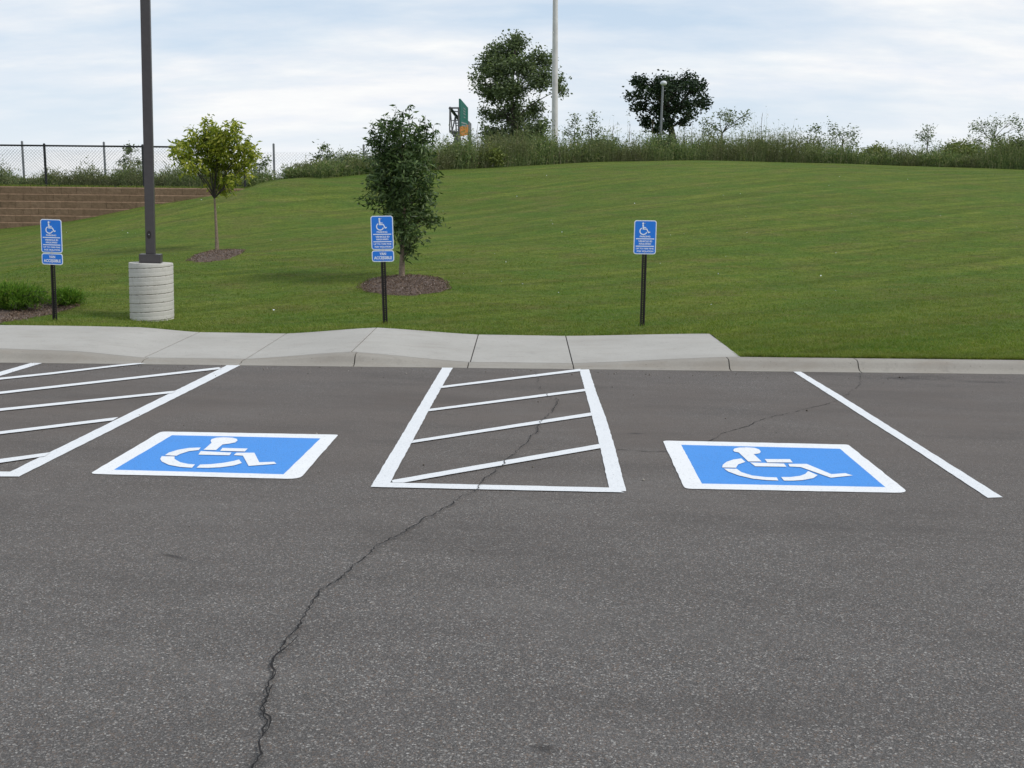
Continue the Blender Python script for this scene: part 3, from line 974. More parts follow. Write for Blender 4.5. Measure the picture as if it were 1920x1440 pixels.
# ------------------------------------------------------------------ light pole
def light_pole():
    Y = 15.7
    b = pt(285.5, 604, Y); b.z -= 0.02
    root = empty('light_pole', b, 'dark square light pole on a round ribbed concrete base', 'light pole', None, (0, 0.021, 0))
    r = 0.307; H = 0.88
    m = MB()
    n = 72; nz = 130
    V = []; Fc = []; seam = []
    rr = random.Random(4)
    nz = 12; sub = [0.0, 0.04, 0.08, 0.3, 0.42, 0.5, 0.58, 0.75, 0.92, 0.96]
    gs = [0.009, 0.008, 0.0, 0.0, 0.001, 0.003, 0.001, 0.0, 0.0, 0.008]
    # helical form-tube seams: the ridges climb 0.125 m in one turn; the step of the helix is at the back
    for i in range(-3, 9):
        for q, g in zip(sub, gs):
            for k in range(n + 1):
                a = R(90) + 2 * math.pi * k / n
                z = min(H, max(-0.25, (i + q + k / n) * 0.125))
                rad = r - g * (0.75 + 0.25 * math.sin(k * 1.7 + i * 2.1)) if z < H else r - 0.005
                V.append((rad * math.cos(a), rad * math.sin(a), z))
    rows = len(V) // (n + 1)
    for i in range(rows - 1):
        for k in range(n):
            a_, b_ = i * (n + 1) + k, (i + 1) * (n + 1) + k
            if abs(V[a_][2] - V[b_][2]) < 1e-6 and abs(V[a_ + 1][2] - V[b_ + 1][2]) < 1e-6: continue
            Fc.append((a_, a_ + 1, b_ + 1, b_)); seam.append(1 if (i % 10) in (0, 9) else 0)
    nt_ = len(V)
    for k in range(n): a = R(90) + 2 * math.pi * k / n; V.append(((r - 0.005) * math.cos(a), (r - 0.005) * math.sin(a), H - 0.0005))
    Fc.append(tuple(nt_ + k for k in range(n)))
    m.add(V, Fc, 0, False)
    for i, f_ in enumerate(seam):
        if f_: m.mi[i] = 1
    o = m.build('concrete_base', ['pole_base', 'groove'], root)
    a0 = R(12)
    mt = Matrix.Rotation(a0, 4, 'Z')
    m = MB(); m.box(-0.15, -0.15, H + 0.001, 0.15, 0.15, H + 0.012, mtx=mt); m.box(-0.148, -0.148, H + 0.012, 0.148, 0.148, H + 0.125, mtx=mt)
    bo = m.build('base_cover', 'bronze', root)
    bv = bo.modifiers.new('bevel', 'BEVEL'); bv.width = 0.006; bv.segments = 2
    m = MB(); m.box(-0.064, -0.064, H + 0.125, 0.064, 0.064, 8.2, mtx=mt); po = m.build('pole', 'bronze', root)
    bv = po.modifiers.new('bevel', 'BEVEL'); bv.width = 0.008; bv.segments = 3
    # hand hole cover with bolt
    m = MB()
    el = [Vector((0.024 + 0.0, 0, 0))]
    poly = [mt @ Vector((-0.012 + 0.032 * math.cos(a), -0.0675, H + 0.40 + 0.058 * math.sin(a))) for a in np.linspace(0, 2 * math.pi, 21)[:-1]]
    m.prism(poly, mt @ Vector((0, 0.0045, 0)))
    hh = m.build('hand_hole_cover', 'post_metal', root)
    m = MB(); m.tube([mt @ Vector((-0.012, -0.0674, H + 0.405)), mt @ Vector((-0.012, -0.073, H + 0.405))], 0.007, 8); m.build('bolt', 'bolt', hh)
    # lamp head on top of the pole
    m = MB(); m.box(-0.05, -0.75, 8.05, 0.05, -0.0645, 8.13, mtx=mt); m.box(-0.2, -1.3, 8.02, 0.2, -0.75, 8.18, mtx=mt); m.build('lamp_head', 'bronze', root)


light_pole()


# ------------------------------------------------------------------ foliage tools
def leaf_mesh(cen, size, aspect=0.42, droop=0.3, up=0.0, jit=0.35):
    """cen: (n,3). one folded leaf (2 triangles) at each point"""
    n = len(cen)
    d = rng.normal(size=(n, 3)); d[:, 2] = d[:, 2] * 0.6 - droop + up
    d /= np.linalg.norm(d, axis=1)[:, None]
    a = rng.normal(size=(n, 3)); s_ = np.cross(d, a); s_ /= np.linalg.norm(s_, axis=1)[:, None]
    nn = np.cross(d, s_)
    L = size * rng.uniform(1 - jit, 1 + jit, n)[:, None]
    b = cen; t = cen + d * L
    mid = cen + d * L * 0.45
    l = mid + s_ * L * aspect * 0.5 + nn * L * 0.10
    r = mid - s_ * L * aspect * 0.5 + nn * L * 0.10
    V = np.stack([b, r, t, l], 1).reshape(-1, 3)
    i = np.arange(n)[:, None] * 4
    Fc = np.concatenate([i + np.array([[0, 1, 2]]), i + np.array([[0, 2, 3]])], 1).reshape(-1, 3)
    return V, Fc


def scatter(cen, rad, nclump, per, sig, shell=0.55):
    """clumps inside an ellipsoid -> leaf points, clump centres"""
    d = rng.normal(size=(nclump, 3)); d /= np.linalg.norm(d, axis=1)[:, None]
    r = rng.uniform(0, 1, nclump) ** shell
    c = np.array(cen) + d * r[:, None] * np.array(rad)
    p = np.repeat(c, per, 0) + rng.normal(size=(nclump * per, 3)) * np.array(sig)
    return p, c


def limb(mb, a, b, r0, r1, bend=0.12, n=5, seed=0, sides=6, mi=1):
    rr = random.Random(seed)
    a = Vector(a); b = Vector(b)
    off = Vector((rr.uniform(-1, 1), rr.uniform(-1, 1), rr.uniform(-0.2, 0.6))) * (b - a).length * bend
    P = []
    for i in range(n + 1):
        t = i / n
        P.append(a.lerp(b, t) + off * math.sin(t * math.pi))
    mb.tube(P, [r0 + (r1 - r0) * i / n for i in range(n + 1)], sides, mi)
    return P


def make_tree(name, label, base_px, Y, trunk_pts, r0, blobs, leaf, mat, bark, cat='tree', group=None, clump_m=0.12, per=14, sig=0.07, depth=1.0, droop=0.3,
              aspect=0.42, dens=1.0, twigs=True, shell=0.5, up=0.0, extra=None):
    """blobs: (px, py, rx_px, ry_px, dy) ; crown lobes laid out at the tree's own distance"""
    base = pt(*base_px, Y)
    base.z = ground_z(base.x, Y) if cat != 'x' else base.z
    ppm = F / Y
    root = empty(name, base, label, cat, group)
    tb = MB()
    T = [base + Vector((0, 0, -0.15))] + [pt(x, y, Y) for x, y in trunk_pts]
    T = [Vector(p) - base for p in T]
    rads = [r0 * (1 - 0.55 * i / (len(T) - 1)) for i in range(len(T))]
    rads[0] = r0 * 1.25
    tb.tube(T, rads, 9)
    allV = []; allF = []; k = 0
    top = T[-1]
    for bi, bl in enumerate(blobs):
        px, py, rx, ry = bl[:4]
        dy = bl[4] if len(bl) > 4 else random.uniform(-1, 1) * depth * 0.5
        c = pt(px, py, Y) + Vector((0, dy, 0))
        rad = (rx / ppm, (rx / ppm) * 0.85 + 0.05, ry / ppm)
        vol = rad[0] * rad[1] * rad[2] * 4.2
        ncl = max(5, int(dens * vol / clump_m ** 3 * 0.75))
        p, cc = scatter(c, rad, ncl, per, sig, shell)
        V, Fc = leaf_mesh(p, leaf, aspect, droop, up)
        allV.append(V); allF.append(Fc + k); k += len(V)
        # limb from the nearest point of the trunk that is lower than the lobe
        cl = c - base
        cand = [q for q in T[1:] if q.z < cl.z - 0.1 * (cl.z)] or [T[1]]
        src = min(cand, key=lambda q: (q - cl).length + 0.0)
        P = limb(tb, src, cl, r0 * 0.30, r0 * 0.09, 0.10, 5, bi, 5)
        if twigs:
            for q in cc[:: max(1, len(cc) // 9)]:
                q = Vector(q) - base
                s_ = P[random.randint(2, 5)]
                limb(tb, s_, q, r0 * 0.11, r0 * 0.04, 0.08, 2, random.randint(0, 9999), 3)
    if extra:
        for (x0, y0, x1, y1) in extra:      # leading shoots with leaves along them
            a = pt(x0, y0, Y) - base; b = pt(x1, y1, Y) - base
            P = limb(tb, a, b, r0 * 0.12, r0 * 0.04, 0.06, 6, int(x0), 4)
            tt = rng.uniform(0, 1, 34)
            pp = np.array([(base + a.lerp(b, t))[:] for t in tt]) + rng.normal(size=(34, 3)) * 0.03
            V, Fc = leaf_mesh(pp, leaf, aspect, droop, up)
            allV.append(V); allF.append(Fc + k); k += len(V)
    tb.build('trunk', [bark, 'bark_dark'], root)
    np_mesh('crown', np.concatenate(allV), np.concatenate(allF), mat, root, origin=base[:])
    return root


make_tree('young_tree', 'dark green young tree in a mulch ring behind the middle parking sign', (753, 525), 18.5, [(754, 490), (756, 440), (757, 390), (755, 330), (752, 270), (750, 235)], 0.050,
          [(738, 246, 34, 24), (776, 256, 30, 26), (718, 276, 34, 28), (770, 290, 44, 34, 0.0), (716, 318, 32, 32), (778, 330, 42, 36), (738, 345, 42, 36, 0.1), (712, 352, 24, 24), (794, 366, 26, 26), (742, 385, 34, 22),
           (775, 398, 34, 26), (800, 408, 22, 18), (764, 428, 28, 22), (792, 440, 18, 14), (694, 374, 18, 12), (764, 452, 17, 14), (700, 262, 14, 12), (806, 330, 14, 18), (815, 415, 12, 9), (770, 468, 9, 8), (750, 405, 28, 22, -0.2), (758, 436, 20, 18, -0.15), (748, 368, 26, 22, -0.25)],
          0.105, 'leaf_dark', 'bark', 'tree', None, 0.12, 11, 0.055, 0.8, 0.5, 0.30, 0.95,
          extra=[(735, 240, 744, 200), (768, 245, 770, 196), (752, 240, 757, 206), (705, 262, 694, 236), (718, 250, 722, 218), (784, 250, 789, 222), (812, 270, 814, 234), (800, 250, 803, 226)])
make_tree('young_tree', 'yellow-green round-headed young tree beside the light pole', (407, 468), 24.0, [(406, 440), (404, 400), (402, 372)], 0.042,
          [(388, 258, 36, 24), (430, 256, 32, 24), (352, 288, 26, 20), (404, 288, 44, 28, 0.0), (456, 284, 28, 24), (372, 312, 28, 20), (434, 316, 34, 24), (400, 334, 22, 26), (466, 300, 18, 16), (340, 286, 15, 11),
           (414, 352, 16, 16), (360, 270, 18, 14), (440, 340, 16, 12), (398, 232, 9, 9), (448, 234, 8, 9), (477, 288, 10, 8)],
          0.115, 'leaf_yellow', 'bark', 'tree', None, 0.125, 10, 0.055, 1.0, 0.6, 0.32, 0.85, extra=[(388, 262, 380, 224), (402, 262, 404, 226), (440, 262, 447, 226), (456, 280, 472, 250), (360, 285, 338, 262), (350, 292, 324, 280), (470, 300, 489, 288), (440, 320, 470, 336)])


make_tree('tall_tree', 'tall grey-green tree with open crown left of the pale pole on the ridge', (962, 300), 70, [(962, 270), (962, 230), (960, 180), (962, 130), (965, 95)], 0.17,
          [(966, 82, 24, 24), (948, 108, 24, 18), (925, 98, 24, 18), (908, 122, 24, 20), (890, 152, 13, 10), (938, 132, 30, 24), (976, 128, 24, 24), (1018, 112, 22, 19), (1002, 140, 18, 16), (905, 165, 18, 14), (924, 175, 22, 20),
           (958, 172, 30, 24), (1012, 158, 26, 20), (1046, 150, 16, 14), (1052, 168, 10, 8), (912, 208, 12, 9), (932, 212, 20, 16), (968, 215, 30, 22), (1004, 200, 20, 16), (918, 252, 18, 18), (938, 262, 26, 18), (968, 255, 32, 24),
           (1004, 248, 22, 20), (1016, 228, 12, 12), (945, 285, 36, 14), (996, 275, 24, 14)],
          0.17, 'leaf_grey', 'bark_dark', 'tree', None, 0.42, 44, 0.20, 3.5, 0.1, 0.6, 1.65, shell=0.55)
make_tree('dark_tree', 'dense dark vase-shaped tree behind the small street lamp', (1262, 285), 80, [(1262, 262), (1258, 240), (1252, 215), (1252, 190)], 0.30,
          [(1254, 146, 16, 11), (1292, 146, 20, 12), (1276, 156, 20, 12), (1232, 154, 18, 10), (1206, 157, 18, 8), (1192, 160, 11, 7), (1196, 180, 18, 12), (1225, 172, 26, 16), (1256, 172, 28, 18), (1296, 172, 24, 16),
           (1318, 188, 14, 8), (1300, 196, 24, 10), (1204, 200, 22, 12), (1236, 202, 24, 18), (1272, 200, 20, 14), (1300, 208, 16, 7), (1210, 224, 20, 11), (1230, 240, 18, 14), (1280, 226, 16, 8), (1250, 232, 18, 18)],
          0.20, 'leaf_black', 'bark_dark', 'tree', None, 0.50, 54, 0.20, 3.0, 0.0, 0.65, 1.2, shell=0.6)
SH = 'shrubs and small trees growing on the ridge'
make_tree('small_tree', 'spreading pale tree with open limbs right of the dense dark tree', (1352, 290), 62, [(1352, 270), (1354, 250)], 0.10,
          [(1328, 228, 16, 8), (1348, 216, 14, 7), (1372, 214, 16, 7), (1388, 220, 10, 6), (1382, 232, 14, 6), (1338, 242, 10, 6), (1362, 228, 10, 6), (1322, 246, 9, 6)], 0.13, 'leaf_pale', 'bark_dark', 'tree', SH, 0.378, 22, 0.153, 2, 0, 0.5, 0.8)
make_tree('small_tree', 'slim pale sapling just right of the tall pale pole', (1078, 290), 52, [(1078, 270), (1077, 245)], 0.05, [(1078, 232, 9, 12), (1066, 246, 12, 9), (1086, 252, 10, 9), (1074, 266, 16, 10)], 0.12, 'leaf_pale', 'bark_dark', 'tree', SH, 0.306, 22, 0.136, 1.2, 0, 0.5, 1.0)
make_tree('small_tree', 'pointed pale sapling second to the right of the tall pale pole', (1110, 290), 52, [(1110, 270), (1109, 245)], 0.05, [(1109, 228, 8, 10), (1104, 244, 11, 9), (1122, 246, 9, 7), (1110, 264, 16, 9)], 0.12, 'leaf_pale', 'bark_dark', 'tree', SH, 0.306, 22, 0.136, 1.2, 0, 0.5, 1.0)
make_tree('small_tree', 'dark green bushy sapling standing left of the paler one near the right', (1525, 300), 56, [(1525, 285), (1526, 265)], 0.07, [(1534, 246, 10, 9), (1520, 262, 14, 10), (1538, 264, 10, 12), (1510, 276, 12, 8), (1530, 280, 16, 8)], 0.13, 'leaf_grey', 'bark_dark', 'tree', SH, 0.306, 24, 0.136, 1.5, 0, 0.5, 1.1)
make_tree('small_tree', 'feathery grey-green sapling group right of the dark bushy one', (1580, 305), 54, [(1580, 285), (1580, 265)], 0.07, [(1566, 240, 12, 10), (1584, 250, 12, 10), (1604, 250, 8, 12), (1562, 262, 10, 9), (1594, 268, 12, 10), (1572, 280, 14, 8)], 0.12, 'leaf_pale', 'bark_dark', 'tree', SH, 0.324, 22, 0.145, 1.5, 0, 0.45, 0.8)
make_tree('small_tree', 'lone narrow sapling against the sky far to the right', (1738, 305), 54, [(1738, 285), (1739, 265)], 0.05, [(1740, 242, 11, 6), (1732, 252, 8, 6), (1746, 256, 8, 6), (1738, 268, 10, 6)], 0.11, 'leaf_pale', 'bark_dark', 'tree', SH, 0.324, 21, 0.128, 1.0, 0, 0.45, 0.9)
make_tree('small_tree', 'wide wind-combed tree with lacy leaves at the far right', (1858, 305), 58, [(1858, 285), (1860, 265)], 0.08, [(1828, 242, 14, 6), (1848, 234, 16, 6), (1868, 230, 14, 6), (1888, 228, 10, 5), (1895, 240, 12, 5), (1850, 248, 16, 6), (1880, 252, 16, 6), (1830, 260, 16, 6), (1862, 266, 24, 7)],
          0.13, 'leaf_grey', 'bark_dark', 'tree', SH, 0.324, 21, 0.136, 2.0, 0, 0.4, 0.8)
make_tree('shrub', 'dark low shrub with upright twigs left of the dark green young tree', (606, 318), 38.5, [(606, 308), (606, 298)], 0.03, [(598, 292, 12, 7), (612, 280, 7, 7), (622, 294, 9, 6), (606, 304, 16, 7)], 0.10, 'leaf_grey', 'bark_dark', 'shrub', SH, 0.198, 20, 0.076, 0.8, 0, 0.5, 0.8)
make_tree('shrub', 'thin twiggy shrub behind the black fence left of the light pole', (244, 335), 37.5, [(244, 322), (244, 305)], 0.025, [(238, 280, 8, 7), (252, 284, 9, 8), (240, 300, 13, 9), (258, 304, 9, 8)], 0.09, 'leaf_pale', 'bark_dark', 'shrub', SH, 0.198, 19, 0.068, 0.8, 0, 0.5, 0.7)
make_tree('shrub', 'dark shrub behind the fence corner right of the yellow-green tree', (486, 330), 37.0, [(486, 322), (487, 314)], 0.03, [(476, 314, 12, 6), (498, 302, 8, 5), (490, 312, 12, 6)], 0.09, 'leaf_grey', 'bark_dark', 'shrub', SH, 0.180, 20, 0.068, 0.8, 0, 0.5, 1.0)


# bare dead stalks standing out of the weeds
def stalk(px, y0, y1, Y, lean, label, r=0.02):
    a = pt(px, y0, Y); b = pt(px + lean, y1, Y)
    root = MB(); L = b - a
    P = [Vector((0, 0, -0.3))] + [L * t + Vector((0.03 * math.sin(t * 7), 0, 0)) for t in (0.0, 0.25, 0.5, 0.75, 1.0)]
    root.tube(P, [r, r, r * .85, r * .7, r * .5, r * .25], 5)
    for q in range(5):
        t = random.uniform(0.3, 0.95); s_ = L * t
        root.tube([s_, s_ + Vector((random.uniform(-.12, .12), random.uniform(-.1, .1), random.uniform(.08, .25)))], [r * .35, r * .15], 3)
    o = root.build('dead_stalk', 'weed_stem')
    o.location = a
    prop(o, label, 'dead stalk', 'bare dead stalks rising out of the weeds')


for args in [(970, 300, 234, 44, 0, 'bare stalk standing before the tall grey-green tree'), (797, 300, 216, 44, 0, 'bare stalk at the right edge of the dark young tree'),
             (894, 300, 228, 44, 2, 'bare stalk between the highway sign and the tall tree'), (1427, 300, 212, 46, 2, 'tallest bare stalk, alone right of the pale spreading tree'),
             (1149, 300, 234, 46, 1, 'bare stalk left of the dense dark tree'), (1182, 300, 232, 46, -1, 'bare stalk touching the left edge of the dense dark tree'),
             (1224, 300, 226, 46, 1, 'reddish bare stalk in front of the dark trunk'), (1283, 300, 238, 46, 2, 'bare stalk right of the dark trunk'),
             (1297, 300, 232, 47, 1, 'bare stalk below the right side of the dense dark crown'), (1452, 305, 248, 46, 0, 'short bare stalk right of the tallest one'), (1472, 305, 256, 46, 1, 'short dark stalk left of the two bushy saplings')]:
    stalk(*args)


# ------------------------------------------------------------------ tall weeds along the ridge and behind the fence
def weeds():
    prof_x = [-400, 0, 60, 150, 300, 460, 520, 580, 600, 690, 820, 870, 1000, 1100, 1200, 1300, 1400, 1500, 1600, 1700, 1740, 1800, 1920, 2600]
    base_y = [355, 347, 347, 347, 347, 345, 342, 339, 337, 331, 321, 318, 311, 305, 302, 301, 303, 305, 308, 311, 313, 315, 318, 345]
    top_y = [306, 306, 312, 302, 306, 308, 308, 312, 292, 280, 270, 260, 252, 247, 246, 243, 247, 254, 262, 272, 274, 269, 260, 290]
    Yr = [36, 36, 36, 36, 36, 36, 35.5, 35.5, 34.4, 35.4, 37.6, 38.6, 40.9, 42.3, 43, 43.5, 43.5, 43, 42.4, 41.8, 41.5, 41, 40.4, 38.5]
    n = 26000
    px = rng.uniform(-500, 2600, n)
    Yb = np.interp(px, prof_x, Yr); by = np.interp(px, prof_x, base_y); ty = np.interp(px, prof_x, top_y)
    dep = rng.uniform(0, 1, n) ** 1.4 * 4.5
    Y = Yb + dep
    X = np.array([pt(a, 300, b).x for a, b in zip(px, Y)])
    left = px < 590
    Z = tz(X, Y); Z[(X < XWALL + 0.3) & (Y > YWALL)] = TERR_Z - 0.02
    hh = (by - ty) / F * Yb
    # clumpy heights
    cl = 0.74 + 0.26 * np.sin(X * 1.9 + 1.3) * np.sin(X * 0.83 + Y) + 0.20 * np.sin(X * 4.3 + 1.7 * Y) + 0.22 * np.sin(X * 0.61 + 2.0)
    H = hh * np.clip(cl, 0.38, 1.3) * rng.uniform(0.45, 1.15, n) + 0.08
    tall = rng.uniform(0, 1, n) > 0.965
    H[tall] *= rng.uniform(1.2, 1.55, int(tall.sum()))
    lean = rng.normal(size=(n, 2)) * 0.12
    V = []; Fc = []
    # stems
    w = rng.uniform(0.006, 0.012, n)
    b0 = np.stack([X - w, Y, Z], 1); b1 = np.stack([X + w, Y, Z], 1); tp = np.stack([X + lean[:, 0] * H, Y + lean[:, 1] * H, Z + H], 1)
    V1 = np.stack([b0, b1, tp], 1).reshape(-1, 3); F1 = np.arange(3 * n).reshape(-1, 3)
    # leaves
    per = 9
    t = rng.uniform(0.0, 1.0, (n, per)) ** 1.35 * 0.92 + 0.06
    cx = X[:, None] + lean[:, 0:1] * H[:, None] * t + rng.normal(size=(n, per)) * 0.038
    cy = Y[:, None] + lean[:, 1:2] * H[:, None] * t + rng.normal(size=(n, per)) * 0.045
    cz = Z[:, None] + H[:, None] * t
    cen = np.stack([cx, cy, cz], -1).reshape(-1, 3)
    V2, F2 = leaf_mesh(cen, 0.12, 0.20, -0.9, 0.0)
    o = np_mesh('weeds', np.concatenate([V1, V2]), np.concatenate([F1, F2 + len(V1)]), 'weed')
    prop(o, 'unmown tall weeds and brush along the top of the hill and behind the fence', 'weeds', None, 'stuff')


weeds()


def ridge_bushes():
    """rounded bushes in the brush line, each a thing"""
    data = [(655, 318, 30, 18, 36.5, 'brownish green rounded bush left of the dark young tree', 'leaf_pale'),
            (852, 296, 26, 20, 39.5, 'olive rounded bush below the highway sign', 'weedb'), (925, 298, 22, 14, 40, 'low yellow-green bush in front of the tall tree foot', 'weedy'),
            (1020, 286, 24, 18, 43, 'olive bush at the foot of the tall pale pole', 'weedb'), (1130, 284, 30, 16, 45, 'dark grey-green bush between the pale saplings and the dense tree', 'leaf_grey'),
            (1240, 280, 26, 16, 45, 'dark bush at the foot of the small street lamp', 'leaf_grey'), (1335, 284, 26, 14, 46, 'green bush under the pale spreading tree', 'weedb'),
            (1425, 282, 22, 12, 46, 'green bush at the foot of the tallest bare stalk', 'weedb'), (1800, 290, 34, 14, 43.5, 'long low yellow-green bush left of the far right tree', 'weedy'),
            (1900, 286, 30, 16, 42.5, 'deep green bush at the right edge of the picture', 'weedb'), (1640, 292, 26, 10, 44.5, 'low yellow-green bush right of the feathery saplings', 'weedy')]
    MT['weedb'] = mat_leaf('olive_bush_leaf', [(0.0, (0.060, 0.090, 0.028)), (0.5, (0.115, 0.155, 0.050)), (1.0, (0.21, 0.24, 0.09))], 0.2)
    MT['weedy'] = mat_leaf('yellow_bush_leaf', [(0.0, (0.085, 0.120, 0.028)), (0.5, (0.165, 0.205, 0.048)), (1.0, (0.28, 0.30, 0.10))], 0.25)
    for px, py, rx, ry, Y, lab, mt in data:
        py -= 8; rx *= 1.2; ry *= 1.25
        make_tree('bush', lab, (px, py + ry), Y, [(px, py + ry * 0.5), (px, py)], 0.02, [(px - rx * .4, py + 2, rx * .55, ry * .8), (px + rx * .35, py, rx * .6, ry * .75), (px, py - ry * .25, rx * .5, ry * .7), (px, py + ry * .4, rx * .9, ry * .6)],
                  0.11, mt, 'bark_dark', 'bush', 'rounded bushes in the brush along the ridge', 0.17, 15, 0.10, 1.0, 0, 0.45, 1.0, twigs=False)


ridge_bushes()


# ------------------------------------------------------------------ juniper, mulch
def juniper(px0, px1, py0, py1, Y, label):
    c = pt((px0 + px1) / 2, py1, Y); c.z = ground_z(c.x, Y)
    root = empty('juniper_bush', c, label, 'bush', 'low junipers in the mulch bed')
    W = (px1 - px0) / F * Y / 2; Hh = (py1 - py0) / F * Y
    V = []; Fc = []; k = 0
    st_ = MB()
    nb = int(150 * W / 0.5)
    for b in range(nb):
        a = random.uniform(0, 2 * math.pi); rr_ = random.uniform(0.2, 1.0)
        d = Vector((math.cos(a) * W * rr_, math.sin(a) * 0.45 * rr_, Hh * random.uniform(0.2, 0.85) * (1.1 - 0.45 * rr_)))
        P = [d * t + Vector((0, 0, 0.25 * Hh * math.sin(t * math.pi))) for t in np.linspace(0, 1, 7)]
        st_.tube(P, [0.008 * (1 - t * 0.7) for t in np.linspace(0, 1, 7)], 3)
        n = 95
        t = rng.uniform(0.25, 1.0, n)
        base = np.array([(P[min(6, int(x * 6))])[:] for x in t])
        base = base + rng.normal(size=(n, 3)) * np.array([0.045, 0.045, 0.03])
        dd = np.array(d.normalized()[:])
        dirs = dd * 0.8 + rng.normal(size=(n, 3)) * 0.5 + np.array([0, 0, 0.45]); dirs /= np.linalg.norm(dirs, axis=1)[:, None]
        s_ = np.cross(dirs, rng.normal(size=(n, 3))); s_ /= np.linalg.norm(s_, axis=1)[:, None]
        L = rng.uniform(0.04, 0.085, n)[:, None]
        tri = np.stack([base - s_ * 0.006, base + s_ * 0.006, base + dirs * L], 1).reshape(-1, 3)
        V.append(tri); Fc.append(np.arange(3 * n).reshape(-1, 3) + k); k += 3 * n
    st_.build('branches', 'bark_dark', root)
    np_mesh('foliage', np.concatenate(V), np.concatenate(Fc), 'juniper', root)


juniper(-60, 112, 537, 598, 15.8, 'larger bright green juniper at the left edge of the picture')
juniper(95, 154, 543, 579, 16.5, 'smaller juniper just behind the left parking sign post')
juniper(-190, -60, 530, 590, 16.9, 'juniper beyond the left edge of the picture')


def mulch(name, pts_px, label, n, lift=0.02):
    """irregular bed laid on the terrain plus chips"""
    # outline in ground plane found by marching on the terrain
    def hit(px, py):
        d = ray(px, py); lo, hi = 12.0, 45.0
        Ys = np.linspace(13, 34, 500); t = Ys / d.y
        zz = CAMH + d.z * t; g = tz(d.x * t, Ys)
        i = np.argmax(zz < g)
        return Vector((d.x * t[i], Ys[i], 0))
    P = [hit(*p) for p in pts_px]
    cen = sum(P, Vector()) / len(P)
    rings = 8
    V = []; m_ = 0
    out = []
    for i in range(len(P)):
        a, b = P[i], P[(i + 1) % len(P)]
        for k in range(4):
            q = a.lerp(b, k / 4); q = cen + (q - cen) * random.uniform(0.95, 1.05); out.append(q)
    n_ = len(out)
    for r_ in range(rings + 1):
        for q in out:
            w = cen + (q - cen) * (r_ / rings); V.append((w.x, w.y))
    V = np.array(V); Z = tz(V[:, 0], V[:, 1])
    rr_ = np.repeat(np.arange(rings + 1) / rings, n_)
    Z = Z + lift * (1 - rr_ ** 3) + 0.012 - 0.03 * (rr_ >= 1) + rng.normal(size=len(Z)) * 0.006
    Fc = [(r_ * n_ + i, r_ * n_ + (i + 1) % n_, (r_ + 1) * n_ + (i + 1) % n_, (r_ + 1) * n_ + i) for r_ in range(rings) for i in range(n_)]
    org = Vector((cen.x, cen.y, tz1(cen.x, cen.y)))
    root = empty(name, org, label, 'mulch bed', 'brown mulch beds in the lawn')
    np_mesh('soil', np.column_stack([V, Z]), Fc, 'mulch_bed', root, origin=org[:], smooth=True)
    # chips
    th = rng.integers(0, n_, n); fr = np.sqrt(rng.uniform(0, 1, n)) * 1.02
    O = np.array([q[:2] for q in out]); O2 = np.roll(O, -1, 0); mixv = rng.uniform(0, 1, n)[:, None]
    E = O[th] * (1 - mixv) + O2[th] * mixv
    xy = np.array(cen[:2]) + (E - np.array(cen[:2])) * fr[:, None]
    z = tz(xy[:, 0], xy[:, 1]) + lift * (1 - fr ** 3) + 0.016
    Vc, Fcc = leaf_mesh(np.column_stack([xy, z]), 0.030, 0.4, -0.05, 0.0)
    ch = np_mesh('bark_chips', Vc, Fcc, 'mulch', root, origin=org[:])
    ch['kind'] = 'stuff'
    MULCH.append(np.array([q[:2] for q in out]))


MULCH = []
mulch('mulch_bed', [(670, 538), (690, 526), (730, 520), (780, 518), (820, 522), (843, 532), (842, 543), (815, 551), (770, 555), (720, 554), (685, 548)], 'brown mulch ring under the dark green young tree', 5200, 0.06)
mulch('mulch_bed', [(350, 489), (370, 478), (400, 471), (440, 469), (462, 470), (452, 477), (430, 486), (395, 492), (365, 492)], 'small brown mulch ring under the yellow-green young tree', 2200, 0.05)
mulch('mulch_bed', [(-160, 606), (-160, 560), (0, 552), (100, 562), (130, 568), (155, 574), (120, 584), (75, 594), (40, 602), (0, 607)], 'mulch bed holding the junipers at the left beside the sidewalk', 5200, 0.03)


def in_poly(x, y, poly):
    c = np.zeros(len(x), bool); n = len(poly); j = n - 1
    for i in range(n):
        xi, yi = poly[i]; xj, yj = poly[j]
        k = ((yi > y) != (yj > y)) & (x < (xj - xi) * (y - yi) / (yj - yi + 1e-12) + xi)
        c ^= k; j = i
    return c


